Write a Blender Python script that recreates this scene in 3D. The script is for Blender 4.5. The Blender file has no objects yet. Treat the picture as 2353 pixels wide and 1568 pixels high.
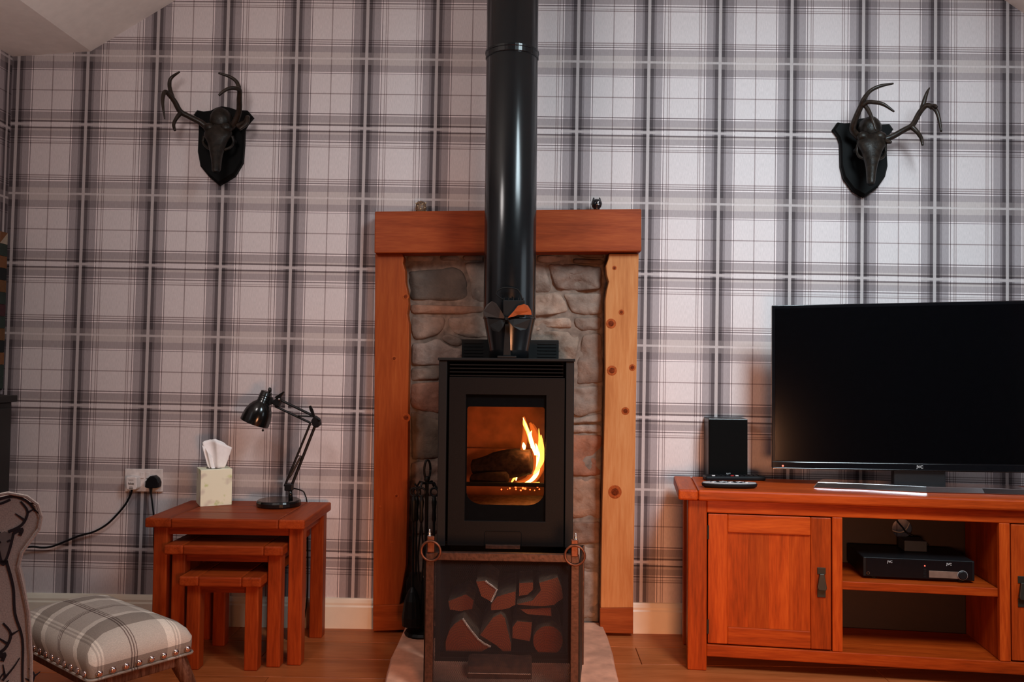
import bpy, bmesh, math, random
from mathutils import Vector, Matrix, noise
random.seed(7)
C = bpy.context.scene.collection
sc = bpy.context.scene
PI = math.pi

# ---------------------------------------------------------------- camera, world, light, exposure
CAM = Vector((0.07167, -3.06586, 0.96157))
RT = Vector((0.99974579, 0.02021037, 0.00999457))
FW = Vector((-0.02052487, 0.99926309, 0.03243463))
UP = Vector((-0.00933169, -0.03263152, 0.99942389))
FPX = 1900.0
cd = bpy.data.cameras.new('camera'); cam = bpy.data.objects.new('camera', cd); C.objects.link(cam)
cd.sensor_width = 36.0; cd.sensor_fit = 'HORIZONTAL'; cd.lens = FPX / 2353 * 36; cd.clip_start = 0.05
m = Matrix.Identity(4)
for r in range(3):
    m[r][0] = RT[r]; m[r][1] = UP[r]; m[r][2] = -FW[r]; m[r][3] = CAM[r]
cam.matrix_world = m
sc.camera = cam
sc.view_settings.view_transform = 'Standard'; sc.view_settings.look = 'None'
sc.view_settings.gamma = 1.0; sc.view_settings.use_curve_mapping = False
sc.view_settings.exposure = 0.10
w = bpy.data.worlds.new('world'); sc.world = w; w.use_nodes = True
w.node_tree.nodes['Background'].inputs[0].default_value = (0.55, 0.62, 0.75, 1)
w.node_tree.nodes['Background'].inputs[1].default_value = 0.25

def area(name, loc, target, sx, sy, power, color, spread=180):
    l = bpy.data.lights.new(name, 'AREA'); l.shape = 'RECTANGLE'; l.size = sx; l.size_y = sy
    l.energy = power; l.color = color; l.spread = math.radians(spread)
    o = bpy.data.objects.new(name, l); C.objects.link(o); o.location = loc
    o.rotation_euler = (Vector(target) - Vector(loc)).to_track_quat('-Z', 'Y').to_euler()
    return o
area('skylight_daylight', (1.30, -2.05, 2.60), (1.02, 0.0, 0.70), 0.8, 0.9, 35, (0.75, 0.92, 1.0), 100)
area('window_daylight_right', (2.40, -1.55, 1.15), (0.0, -1.55, 1.15), 1.15, 0.85, 6, (0.76, 0.90, 1.0))
area('window_daylight_left', (-1.88, -2.1, 1.45), (1.0, -2.1, 1.3), 0.9, 1.0, 1.5, (0.85, 0.92, 1.0))
area('low_lamp', (0.45, -2.75, 0.50), (0.15, 0, -0.15), 0.4, 0.3, 8.0, (1.0, 0.42, 0.20), 82)
ul = bpy.data.lights.new('upper_left_fill', 'POINT'); ul.energy = 20; ul.color = (1.0, 0.92, 0.89); ul.shadow_soft_size = 0.15  # unseen fill light added to brighten the upper left wall and ceiling
uo = bpy.data.objects.new('upper_left_fill', ul); C.objects.link(uo); uo.location = (-0.85, -1.45, 1.88)

# ---------------------------------------------------------------- helpers
def ray(px, py):
    return RT * ((px - 1176.5) / FPX) + FW - UP * ((py - 784) / FPX)
def P(px, py, y=0.0):                       # point on the upright plane at this y
    d = ray(px, py); return CAM + d * ((y - CAM.y) / d.y)
def G(px, py, z=0.0):                       # point on the level plane at this z
    d = ray(px, py); return CAM + d * ((z - CAM.z) / d.z)

class MB:
    def __init__(self): self.bm = bmesh.new()
    def box(self, x0, x1, y0, y1, z0, z1):
        vs = [self.bm.verts.new(p) for p in ((x0,y0,z0),(x1,y0,z0),(x1,y1,z0),(x0,y1,z0),(x0,y0,z1),(x1,y0,z1),(x1,y1,z1),(x0,y1,z1))]
        for f in ((0,3,2,1),(4,5,6,7),(0,1,5,4),(1,2,6,5),(2,3,7,6),(3,0,4,7)): self.bm.faces.new([vs[i] for i in f])
        return self
    def quadbox(self, front, back):         # two matching outlines joined into a solid
        a = [self.bm.verts.new(p) for p in front]; b = [self.bm.verts.new(p) for p in back]
        n = len(a)
        self.bm.faces.new(a); self.bm.faces.new(b[::-1])
        for i in range(n): self.bm.faces.new((a[i], b[i], b[(i+1)%n], a[(i+1)%n]))
        return self
    def prism(self, pts, v):                # outline (3D points) pushed along v
        v = Vector(v); return self.quadbox([Vector(p) for p in pts], [Vector(p)+v for p in pts])
    def rings(self, rings, cap=True):       # list of equal-length loops
        L = [[self.bm.verts.new(p) for p in r] for r in rings]; n = len(L[0])
        for a, b in zip(L, L[1:]):
            for i in range(n): self.bm.faces.new((a[i], a[(i+1)%n], b[(i+1)%n], b[i]))
        if cap:
            self.bm.faces.new(L[0][::-1]); self.bm.faces.new(L[-1])
        return self
    def tube(self, pts, rad, n=10, flat=1.0):
        pts = [Vector(p) for p in pts]
        if not isinstance(rad, (list, tuple)): rad = [rad]*len(pts)
        t = (pts[1]-pts[0]).normalized()
        u = t.orthogonal().normalized()
        rs = []
        for i, p in enumerate(pts):
            a = pts[max(i-1,0)]; b = pts[min(i+1,len(pts)-1)]
            t = (b-a).normalized(); u = (u - t*u.dot(t)).normalized(); v = t.cross(u)
            rs.append([p + (u*math.cos(k*2*PI/n) + v*math.sin(k*2*PI/n)*flat)*rad[i] for k in range(n)])
        return self.rings(rs)
    def lathe(self, c, prof, n=24, axis=(0,0,1)):  # prof: (radius, height along axis)
        ax = Vector(axis).normalized(); u = ax.orthogonal().normalized(); v = ax.cross(u); c = Vector(c)
        return self.rings([[c + ax*h + (u*math.cos(k*2*PI/n)+v*math.sin(k*2*PI/n))*max(r,1e-4) for k in range(n)] for r, h in prof])
    def torus(self, c, R, r, axis=(0,1,0), n=32, k=8):
        ax = Vector(axis).normalized(); u = ax.orthogonal().normalized(); v = ax.cross(u); c = Vector(c)
        L = []
        for i in range(n):
            d = u*math.cos(2*PI*i/n)+v*math.sin(2*PI*i/n)
            L.append([self.bm.verts.new(c + d*(R + r*math.cos(2*PI*j/k)) + ax*r*math.sin(2*PI*j/k)) for j in range(k)])
        for i in range(n):
            for j in range(k):
                self.bm.faces.new((L[i][j], L[(i+1)%n][j], L[(i+1)%n][(j+1)%k], L[i][(j+1)%k]))
        return self
    def sphere(self, c, r, n=14, sc_=(1,1,1)):
        c = Vector(c); rs = []
        for i in range(n//2+1):
            a = PI*i/(n//2); rr = max(math.sin(a), 1e-3)
            rs.append([c + Vector((math.cos(2*PI*k/n)*rr*sc_[0], math.sin(2*PI*k/n)*rr*sc_[1], -math.cos(a)*sc_[2]))*r for k in range(n)])
        return self.rings(rs)
    def rot(self, ang, axis, c=(0,0,0)):
        bmesh.ops.rotate(self.bm, verts=self.bm.verts, cent=c, matrix=Matrix.Rotation(ang, 3, axis)); return self
    def build(self, name, mat, parent=None, bevel=0.0, smooth=False, sub=0, seg=2):
        bmesh.ops.recalc_face_normals(self.bm, faces=self.bm.faces)
        if parent is None:
            xs = [v.co for v in self.bm.verts]
            off = Vector(((min(v.x for v in xs)+max(v.x for v in xs))/2, (min(v.y for v in xs)+max(v.y for v in xs))/2, min(v.z for v in xs)))
        else:
            r = parent
            while r.parent: r = r.parent
            off = Vector((0,0,0)) if r.get('_local') else r.location.copy()
        if off.length: bmesh.ops.translate(self.bm, verts=self.bm.verts, vec=-off)
        me = bpy.data.meshes.new(name); self.bm.to_mesh(me); self.bm.free()
        if smooth:
            for p in me.polygons: p.use_smooth = True
        o = bpy.data.objects.new(name, me); C.objects.link(o)
        if mat: me.materials.append(mat)
        if parent: o.parent = parent
        else: o.location = off
        if bevel:
            b = o.modifiers.new('bevel', 'BEVEL'); b.width = bevel; b.segments = seg; b.limit_method = 'ANGLE'; b.angle_limit = math.radians(40)
        if sub:
            s = o.modifiers.new('sub', 'SUBSURF'); s.levels = sub; s.render_levels = sub
        return o

def tag(o, label, cat, group=None):
    o['label'] = label; o['category'] = cat
    if group: o['group'] = group
    return o
def thing(name, label, cat, loc, rotz=0.0, local=False, group=None):
    o = bpy.data.objects.new(name, None); C.objects.link(o); o.location = loc; o.rotation_euler = (0,0,rotz)
    o.empty_display_size = 0.05
    if local or rotz: o['_local'] = 1
    return tag(o, label, cat, group)
def struct(o):
    o['kind'] = 'structure'; return o
def text(name, s, loc, size, mat, parent, rot=(PI/2,0,0), ext=0.0004):
    c = bpy.data.curves.new(name, 'FONT'); c.body = s; c.size = size; c.extrude = ext; c.align_x = 'CENTER'; c.align_y = 'CENTER'
    o = bpy.data.objects.new(name, c); C.objects.link(o); c.materials.append(mat); o.parent = parent
    r = parent
    while r.parent: r = r.parent
    me = bpy.data.meshes.new_from_object(o.evaluated_get(bpy.context.evaluated_depsgraph_get()))
    me.materials.clear(); me.materials.append(mat)
    bpy.data.objects.remove(o); o = bpy.data.objects.new(name, me); C.objects.link(o); o.parent = parent
    o.location = Vector(loc) - (Vector((0,0,0)) if r.get('_local') else r.location); o.rotation_euler = rot
    return o
def smoothpath(pts, k=6):                   # Catmull-Rom through points
    pts = [Vector(p) for p in pts]; out = []
    for i in range(len(pts)-1):
        p0 = pts[max(i-1,0)]; p1 = pts[i]; p2 = pts[i+1]; p3 = pts[min(i+2,len(pts)-1)]
        for j in range(k):
            t = j/k
            out.append(0.5*((2*p1)+(p2-p0)*t+(2*p0-5*p1+4*p2-p3)*t*t+(3*p1-p0-3*p2+p3)*t**3))
    out.append(pts[-1]); return out
def lerp_list(vals, n):
    out = []
    for i in range(n):
        t = i/(n-1)*(len(vals)-1); a = min(int(t), len(vals)-2); out.append(vals[a]+(vals[a+1]-vals[a])*(t-a))
    return out

# ---------------------------------------------------------------- materials
def newmat(name):
    mt = bpy.data.materials.new(name); mt.use_nodes = True
    nt = mt.node_tree; b = nt.nodes['Principled BSDF']
    return mt, nt, b
def N(nt, typ, **kw):
    n = nt.nodes.new(typ)
    for k, v in kw.items():
        if k.startswith('i_'):
            key = k[2:]; n.inputs[int(key) if key.isdigit() else key].default_value = v
        else: setattr(n, k, v)
    return n
def ramp(nt, stops, interp='LINEAR'):
    r = nt.nodes.new('ShaderNodeValToRGB'); r.color_ramp.interpolation = interp
    e = r.color_ramp.elements
    e[0].position = stops[0][0]; e[0].color = (*stops[0][1], 1)
    e[1].position = stops[-1][0]; e[1].color = (*stops[-1][1], 1)
    for p, c in stops[1:-1]:
        x = e.new(p); x.color = (*c, 1)
    return r
def plain(name, col, rough=0.5, metal=0.0, spec=0.5, nscale=60, namt=0.12, bump=0.0):
    mt, nt, b = newmat(name)
    tc = N(nt, 'ShaderNodeTexCoord'); nz = N(nt, 'ShaderNodeTexNoise', i_Scale=nscale, i_Detail=4.0)
    nt.links.new(tc.outputs['Object'], nz.inputs['Vector'])
    lo = tuple(c*(1-namt) for c in col); hi = tuple(min(1, c*(1+namt)) for c in col)
    r = ramp(nt, [(0.3, lo), (0.7, hi)])
    nt.links.new(nz.outputs['Fac'], r.inputs[0]); nt.links.new(r.outputs[0], b.inputs['Base Color'])
    b.inputs['Roughness'].default_value = rough; b.inputs['Metallic'].default_value = metal
    b.inputs['Specular IOR Level'].default_value = spec
    if bump:
        bp = N(nt, 'ShaderNodeBump', i_Strength=bump, i_Distance=0.002)
        nt.links.new(nz.outputs['Fac'], bp.inputs['Height']); nt.links.new(bp.outputs[0], b.inputs['Normal'])
    return mt
def wood(name, cols, axis='x', rough=0.42, s=1.0, spec=0.14, coat=0.0):
    mt, nt, b = newmat(name)
    tc = N(nt, 'ShaderNodeTexCoord'); oi = N(nt, 'ShaderNodeObjectInfo')
    mp = N(nt, 'ShaderNodeMapping')
    a = {'x': (1.2, 14, 14), 'y': (14, 1.2, 14), 'z': (14, 14, 1.2)}[axis]
    mp.inputs['Scale'].default_value = tuple(v*s for v in a)
    add = N(nt, 'ShaderNodeVectorMath', operation='MULTIPLY_ADD')
    add.inputs[1].default_value = (7.3, 5.1, 9.7)
    nt.links.new(oi.outputs['Random'], add.inputs[0]); nt.links.new(tc.outputs['Object'], add.inputs[2])
    nt.links.new(add.outputs[0], mp.inputs['Vector'])
    n1 = N(nt, 'ShaderNodeTexNoise', i_Scale=1.6, i_Detail=5.0, i_Roughness=0.6, i_Distortion=0.8)
    n2 = N(nt, 'ShaderNodeTexNoise', i_Scale=14.0, i_Detail=3.0)
    nt.links.new(mp.outputs[0], n1.inputs['Vector']); nt.links.new(mp.outputs[0], n2.inputs['Vector'])
    mx = N(nt, 'ShaderNodeMix', data_type='FLOAT'); mx.inputs[0].default_value = 0.35
    nt.links.new(n1.outputs['Fac'], mx.inputs[2]); nt.links.new(n2.outputs['Fac'], mx.inputs[3])
    r = ramp(nt, [(0.30, cols[0]), (0.5, cols[1]), (0.70, cols[2])])
    nt.links.new(mx.outputs[0], r.inputs[0])
    hsv = N(nt, 'ShaderNodeHueSaturation')
    mr = N(nt, 'ShaderNodeMapRange'); mr.inputs[3].default_value = 0.82; mr.inputs[4].default_value = 1.15
    nt.links.new(oi.outputs['Random'], mr.inputs[0]); nt.links.new(mr.outputs[0], hsv.inputs['Value'])
    nt.links.new(r.outputs[0], hsv.inputs['Color']); nt.links.new(hsv.outputs[0], b.inputs['Base Color'])
    b.inputs['Roughness'].default_value = rough; b.inputs['Specular IOR Level'].default_value = spec
    b.inputs['Coat Weight'].default_value = coat; b.inputs['Coat Roughness'].default_value = 0.15
    bp = N(nt, 'ShaderNodeBump', i_Strength=0.12, i_Distance=0.002)
    nt.links.new(n2.outputs['Fac'], bp.inputs['Height']); nt.links.new(bp.outputs[0], b.inputs['Normal'])
    return mt
OAK = ((0.17,0.020,0.002), (0.32,0.040,0.004), (0.45,0.072,0.008))
oak = {a: wood('oak_'+a, OAK, a) for a in 'xyz'}
NEST = ((0.13,0.016,0.003), (0.25,0.034,0.006), (0.35,0.058,0.010))
nestw = {a: wood('nest_oak_'+a, NEST, a) for a in 'xyz'}
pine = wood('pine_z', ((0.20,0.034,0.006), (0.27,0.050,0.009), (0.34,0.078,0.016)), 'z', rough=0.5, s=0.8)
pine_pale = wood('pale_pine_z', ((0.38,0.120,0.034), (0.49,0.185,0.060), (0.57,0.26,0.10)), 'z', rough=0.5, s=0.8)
beam_m = wood('beam_x', ((0.20,0.030,0.005),(0.31,0.052,0.010),(0.40,0.082,0.018)), 'x', rough=0.5)
plinth_m = wood('plinth_x', ((0.16,0.028,0.005),(0.24,0.046,0.009),(0.31,0.07,0.016)), 'x', rough=0.5)
floor_m = wood('floor_oak', ((0.25,0.058,0.014), (0.38,0.095,0.026), (0.48,0.135,0.042)), 'x', rough=0.32)

# --- tartan wallpaper
def tartan_wall(name, horiz):
    S = 0.265; th = -0.0103; ox, oz = -1.8744, 2.1335
    mt, nt, b = newmat(name)
    lk = nt.links.new
    tc = N(nt, 'ShaderNodeTexCoord'); sp = N(nt, 'ShaderNodeSeparateXYZ'); lk(tc.outputs['Object'], sp.inputs[0])
    X = sp.outputs[0 if horiz == 'x' else 1]; Z = sp.outputs[2]
    def M(op, a, b_=None, c=None):
        n = N(nt, 'ShaderNodeMath', operation=op)
        for i, v in enumerate((a, b_, c)):
            if v is None: continue
            if isinstance(v, (int, float)): n.inputs[i].default_value = v
            else: lk(v, n.inputs[i])
        return n.outputs[0]
    dx = M('SUBTRACT', X, ox); dz = M('SUBTRACT', Z, oz)
    ct, st = math.cos(th), math.sin(th)
    u = M('DIVIDE', M('ADD', M('MULTIPLY', dx, ct), M('MULTIPLY', dz, st)), S)
    v = M('DIVIDE', M('SUBTRACT', M('MULTIPLY', dx, st), M('MULTIPLY', dz, ct)), S)
    t = M('PINGPONG', M('SUBTRACT', u, 0.5), 1.0)
    s = M('FRACT', M('MULTIPLY', M('SUBTRACT', v, 0.5), 0.5))
    LG = (1,1,1); TH = (0.55,0.50,0.50); DL = (0.36,0.32,0.33); WH = (1.16,1.15,1.15); GR = (0.55,0.535,0.55)
    GD = (0.36,0.345,0.36); DK = (0.17,0.155,0.165); ST = (0.62,0.615,0.61); HG = (0.60,0.575,0.58); HD = (0.27,0.235,0.24); LB = (0.80,0.775,0.75)
    vr = ramp(nt, [(0,TH),(0.007,LG),(0.278,DL),(0.291,WH),(0.306,GR),(0.402,GD),(0.43,DK),(0.478,ST),(0.522,DK),(0.57,GD),(0.598,GR),(0.694,WH),
                   (0.708,DL),(0.722,LG),(0.758,TH),(0.770,LG),(0.788,TH),(0.80,LG),(1.0,LG)], 'CONSTANT')
    lk(t, vr.inputs[0])
    hs = [(0,TH),(0.012,LG),(0.285,DL),(0.298,WH),(0.313,HG),(0.42,LB),(0.44,HD),(0.466,LG),(0.535,HD),(0.56,LB),(0.59,HG),(0.675,WH),(0.69,DL),(0.705,LG),
          (0.735,TH),(0.746,LG),(0.765,TH),(0.776,LG),(1.225,TH),(1.236,LG),(1.255,TH),(1.266,LG),(1.287,DL),(1.302,WH),(1.317,HG),(1.41,LB),(1.485,(0.93,0.92,0.90)),
          (1.515,LB),(1.59,HG),(1.69,WH),(1.704,DL),(1.718,LG)]
    hr = ramp(nt, [(p/2, c) for p, c in hs], 'CONSTANT')
    lk(s, hr.inputs[0])
    # dark uprights fade to mid grey where they pass the pale cross band
    zb = M('MULTIPLY', M('LESS_THAN', M('ABSOLUTE', M('SUBTRACT', s, 0.75)), 0.045), 0.75)
    lt = N(nt, 'ShaderNodeMix', data_type='RGBA', blend_type='LIGHTEN'); lk(zb, lt.inputs[0]); lk(vr.outputs[0], lt.inputs[6]); lt.inputs[7].default_value = (*GD, 1)
    mu = N(nt, 'ShaderNodeMix', data_type='RGBA', blend_type='MULTIPLY'); mu.inputs[0].default_value = 1; lk(lt.outputs[2], mu.inputs[6]); lk(hr.outputs[0], mu.inputs[7])
    # pale cross stripes
    m1 = M('LESS_THAN', M('ABSOLUTE', M('SUBTRACT', t, 0.5)), 0.021)
    m2 = M('LESS_THAN', M('ABSOLUTE', M('SUBTRACT', s, 0.25)), 0.009)
    m3 = M('LESS_THAN', M('ABSOLUTE', M('SUBTRACT', s, 0.75)), 0.008)
    mk = M('MULTIPLY', M('MAXIMUM', m1, M('MAXIMUM', m2, m3)), 0.85)
    fx = N(nt, 'ShaderNodeMix', data_type='RGBA', blend_type='LIGHTEN'); lk(mk, fx.inputs[0]); lk(mu.outputs[2], fx.inputs[6]); fx.inputs[7].default_value = (0.74,0.73,0.72,1)
    base = N(nt, 'ShaderNodeMix', data_type='RGBA', blend_type='MULTIPLY'); base.inputs[0].default_value = 1; lk(fx.outputs[2], base.inputs[6]); base.inputs[7].default_value = (0.66,0.578,0.573,1)
    # linen weave
    mp = N(nt, 'ShaderNodeMapping'); mp.inputs['Scale'].default_value = (420,420,60); lk(tc.outputs['Object'], mp.inputs[0])
    nz = N(nt, 'ShaderNodeTexNoise', i_Scale=1.0, i_Detail=3.0); lk(mp.outputs[0], nz.inputs['Vector'])
    wr = ramp(nt, [(0.3,(0.90,0.90,0.90)),(0.7,(1.06,1.06,1.06))]); lk(nz.outputs['Fac'], wr.inputs[0])
    fin = N(nt, 'ShaderNodeMix', data_type='RGBA', blend_type='MULTIPLY'); fin.inputs[0].default_value = 1; lk(base.outputs[2], fin.inputs[6]); lk(wr.outputs[0], fin.inputs[7])
    lk(fin.outputs[2], b.inputs['Base Color']); b.inputs['Roughness'].default_value = 0.75; b.inputs['Specular IOR Level'].default_value = 0.25
    bp = N(nt, 'ShaderNodeBump', i_Strength=0.15, i_Distance=0.001); lk(nz.outputs['Fac'], bp.inputs['Height']); lk(bp.outputs[0], b.inputs['Normal'])
    return mt
wall_m = tartan_wall('tartan_wallpaper', 'x')
wall_side_m = tartan_wall('tartan_wallpaper_side', 'y')
paint_m = plain('ceiling_paint', (0.82,0.76,0.70), 0.8, nscale=30, namt=0.04)
room_m = plain('room_paint', (0.07,0.058,0.054), 0.9, nscale=10)
skirt_m = plain('skirting_paint', (0.78,0.68,0.55), 0.35, nscale=20, namt=0.03)
black_m = plain('black_iron', (0.006,0.006,0.006), 0.5, spec=0.2, bump=0.15)
blackgloss_m = plain('black_gloss_paint', (0.006,0.006,0.006), 0.16, spec=0.5)
flue_m = plain('flue_enamel', (0.006,0.007,0.008), 0.20, spec=0.40)
stove_m = plain('stove_steel', (0.007,0.006,0.006), 0.55, spec=0.2, nscale=200, bump=0.1)
stovedoor_m = plain('stove_door_steel', (0.008,0.006,0.0055), 0.5, metal=0.0, spec=0.07, nscale=300, bump=0.1)
dark_m = plain('soot_shade_black', (0.004,0.004,0.004), 0.8, spec=0.1)  # also the painted shade in skull hollows and openings
rust_m = plain('fireguard_steel', (0.052,0.021,0.014), 0.45, metal=0.5, nscale=90, namt=0.4, bump=0.3)
copper_m = plain('ring_copper', (0.15,0.055,0.03), 0.5, metal=0.8, nscale=80, namt=0.3)
steel_m = plain('bright_steel', (0.55,0.5,0.47), 0.3, metal=1.0)
chrome_m = plain('chrome', (0.80,0.80,0.82), 0.08, metal=1.0, namt=0.02)
plas_m = plain('black_plastic', (0.006,0.006,0.007), 0.45, spec=0.22)
glossplas_m = plain('gloss_black_plastic', (0.004,0.004,0.005), 0.08, spec=0.5)
screen_m = plain('tv_screen', (0.0015,0.0015,0.002), 0.12, spec=0.30)
greyplas_m = plain('grey_plastic', (0.34,0.34,0.35), 0.35, spec=0.5)
white_m = plain('white_plastic', (0.72,0.66,0.64), 0.35)
logo_m = plain('logo_grey', (0.55,0.55,0.55), 0.4)
dkbronze_m = plain('handle_bronze', (0.035,0.030,0.022), 0.45, metal=0.6)
antler_m = plain('dark_antler', (0.020,0.012,0.008), 0.36, spec=0.3, nscale=70, namt=0.5, bump=0.4)
skull_m = plain('dark_resin_skull', (0.012,0.008,0.0055), 0.42, spec=0.25, nscale=55, namt=0.7, bump=1.0)
shield_m = plain('black_wood_shield', (0.003,0.003,0.003), 0.5, spec=0.08)
tissue_m = plain('white_tissue', (0.90,0.88,0.88), 0.9, nscale=90, namt=0.03, bump=0.2)
bark_m = plain('log_bark', (0.10,0.055,0.03), 0.9, nscale=50, namt=0.6, bump=1.0)
palebark_m = plain('pale_bark', (0.62,0.46,0.38), 0.8, nscale=70, namt=0.3, bump=0.6)
brick_m = plain('fire_brick', (0.22,0.066,0.022), 0.9, nscale=25, namt=0.25, bump=0.3)
hearth_m = plain('hearth_stone', (0.58,0.27,0.17), 0.85, nscale=14, namt=0.30, bump=0.8)
mortar_m = plain('mortar', (0.20,0.145,0.115), 0.95, nscale=40, namt=0.35, bump=0.8)
nail_m = plain('nail_brass', (0.80,0.62,0.58), 0.15, metal=1.0, namt=0.05)
brown_m = plain('speckled_brown', (0.12,0.06,0.03), 0.5, nscale=260, namt=0.9)
blackglass_m = plain('black_glass', (0.008,0.008,0.01), 0.06, spec=0.7)
curtain_m = plain('dark_cabinet_wood', (0.012,0.010,0.009), 0.5)
room_floor_m = floor_m
def endgrain(name):
    mt, nt, b = newmat(name)
    tc = N(nt, 'ShaderNodeTexCoord'); oi = N(nt, 'ShaderNodeObjectInfo')
    wv = N(nt, 'ShaderNodeTexWave', wave_type='RINGS', rings_direction='Y', i_Scale=40.0, i_Distortion=2.5, i_Detail=2.0)
    nt.links.new(tc.outputs['Object'], wv.inputs['Vector'])
    r = ramp(nt, [(0.0,(0.21,0.030,0.003)),(1.0,(0.29,0.050,0.006))]); nt.links.new(wv.outputs['Fac'], r.inputs[0])
    nt.links.new(r.outputs[0], b.inputs['Base Color']); b.inputs['Roughness'].default_value = 0.9
    return mt
logend_m = endgrain('log_end_grain')
def stone_mat():
    mt, nt, b = newmat('rubble_stone')
    tc = N(nt, 'ShaderNodeTexCoord'); oi = N(nt, 'ShaderNodeObjectInfo')
    n1 = N(nt, 'ShaderNodeTexNoise', i_Scale=9.0, i_Detail=8.0, i_Roughness=0.65); n2 = N(nt, 'ShaderNodeTexNoise', i_Scale=55.0, i_Detail=6.0)
    nt.links.new(tc.outputs['Object'], n1.inputs['Vector']); nt.links.new(tc.outputs['Object'], n2.inputs['Vector'])
    r0 = ramp(nt, [(0.0,(0.20,0.135,0.105)),(0.35,(0.26,0.185,0.145)),(0.6,(0.165,0.115,0.09)),(0.8,(0.22,0.115,0.075)),(1.0,(0.24,0.185,0.155))]); nt.links.new(oi.outputs['Random'], r0.inputs[0])
    col = N(nt, 'ShaderNodeMix', data_type='RGBA', blend_type='MULTIPLY'); col.inputs[0].default_value = 1
    nt.links.new(r0.outputs[0], col.inputs[6]); nt.links.new(oi.outputs['Color'], col.inputs[7])
    r1 = ramp(nt, [(0.3,(0.55,0.52,0.5)),(0.5,(1,1,1)),(0.72,(1.7,1.65,1.6))]); nt.links.new(n1.outputs['Fac'], r1.inputs[0])
    mx = N(nt, 'ShaderNodeMix', data_type='RGBA', blend_type='MULTIPLY'); mx.inputs[0].default_value = 1
    nt.links.new(col.outputs[2], mx.inputs[6]); nt.links.new(r1.outputs[0], mx.inputs[7]); nt.links.new(mx.outputs[2], b.inputs['Base Color'])
    b.inputs['Roughness'].default_value = 0.75
    ad = N(nt, 'ShaderNodeMath', operation='MULTIPLY_ADD'); nt.links.new(n2.outputs['Fac'], ad.inputs[0]); ad.inputs[1].default_value = 0.35; nt.links.new(n1.outputs['Fac'], ad.inputs[2])
    bp = N(nt, 'ShaderNodeBump', i_Strength=0.7, i_Distance=0.012); nt.links.new(ad.outputs[0], bp.inputs['Height']); nt.links.new(bp.outputs[0], b.inputs['Normal'])
    return mt
stone_m = stone_mat()
def emit(name, col, strength, transp=0.0):
    mt = bpy.data.materials.new(name); mt.use_nodes = True; nt = mt.node_tree; nt.nodes.clear()
    out = N(nt, 'ShaderNodeOutputMaterial'); em = N(nt, 'ShaderNodeEmission'); em.inputs[0].default_value = (*col, 1); em.inputs[1].default_value = strength
    if transp:
        tr = N(nt, 'ShaderNodeBsdfTransparent'); mx = N(nt, 'ShaderNodeMixShader'); mx.inputs[0].default_value = 1-transp
        nt.links.new(tr.outputs[0], mx.inputs[1]); nt.links.new(em.outputs[0], mx.inputs[2]); nt.links.new(mx.outputs[0], out.inputs[0])
    else: nt.links.new(em.outputs[0], out.inputs[0])
    return mt
flame_core = emit('flame_core', (1.0,0.60,0.15), 12.0)
flame_mid = emit('flame_mid', (1.0,0.40,0.06), 4.0, 0.35)
flame_out = emit('flame_outer', (1.0,0.17,0.02), 1.5, 0.86)
ember_m = emit('ember', (1.0,0.10,0.02), 5.0)
led_m = emit('red_led', (1.0,0.08,0.05), 6.0)
def glassmat():
    mt = bpy.data.materials.new('pane_glass'); mt.use_nodes = True; nt = mt.node_tree; nt.nodes.clear()
    out = N(nt, 'ShaderNodeOutputMaterial'); tr = N(nt, 'ShaderNodeBsdfTransparent'); tr.inputs[0].default_value = (0.96,0.93,0.9,1)
    gl = N(nt, 'ShaderNodeBsdfGlossy'); gl.inputs['Roughness'].default_value = 0.06
    fr = N(nt, 'ShaderNodeFresnel'); fr.inputs[0].default_value = 1.45; mx = N(nt, 'ShaderNodeMixShader')
    nt.links.new(fr.outputs[0], mx.inputs[0]); nt.links.new(tr.outputs[0], mx.inputs[1]); nt.links.new(gl.outputs[0], mx.inputs[2]); nt.links.new(mx.outputs[0], out.inputs[0])
    return mt
glass_m = glassmat()

# ---------------------------------------------------------------- room shell
XL, XR, YB = -1.90, 2.42, -4.8
OPL, OPR, OPT = -0.40, 0.385, 1.392         # fireplace opening
def ztop(x):
    if x <= -1.6: return 2.125 + (x+1.9)*0.07
    a = 2.146 + 0.62*(x+1.6); b_ = 2.347 - 0.71*(x-1.829)
    return max(min(a, b_), 2.13)
xs_top = [-1.9, -1.6, 0.38, 2.13, XR]
def wall_slab(name, polys, mat, depth):
    mb = MB()
    for q in polys: mb.prism(q, depth)
    o = mb.build(name, mat, None); 
    # keep the pattern anchored to the room: origin at the world origin
    off = o.location.copy()
    for v in o.data.vertices: v.co += off
    o.location = (0,0,0); return struct(o)
pl = [[(XL,0,0),(OPL,0,0),(OPL,0,OPT),(OPL,0,ztop(OPL)),(-1.6,0,ztop(-1.6)),(XL,0,ztop(XL))],
      [(OPR,0,0),(XR,0,0),(XR,0,2.13),(2.13,0,2.13),(0.385,0,ztop(0.385)),(OPR,0,OPT)],
      [(OPL,0,OPT),(OPR,0,OPT),(OPR,0,ztop(0.385)),(OPL,0,ztop(OPL))]]
wall_slab('wall_back', pl, wall_m, (0,0.12,0))
wall_slab('wall_left', [[(XL,0.12,0),(XL,YB,0),(XL,YB,2.13),(XL,0.12,2.13)]], wall_side_m, (-0.1,0,0))
wy0, wy1, wz0, wz1 = -2.15, -0.95, 0.60, 1.50
wall_slab('wall_right', [[(XR,0.12,0),(XR,YB,0),(XR,YB,wz0),(XR,0.12,wz0)], [(XR,0.12,wz1),(XR,YB,wz1),(XR,YB,2.2),(XR,0.12,2.2)],
      [(XR,0.12,wz0),(XR,wy1,wz0),(XR,wy1,wz1),(XR,0.12,wz1)], [(XR,wy0,wz0),(XR,YB,wz0),(XR,YB,wz1),(XR,wy0,wz1)]], wall_side_m, (0.1,0,0))
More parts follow.
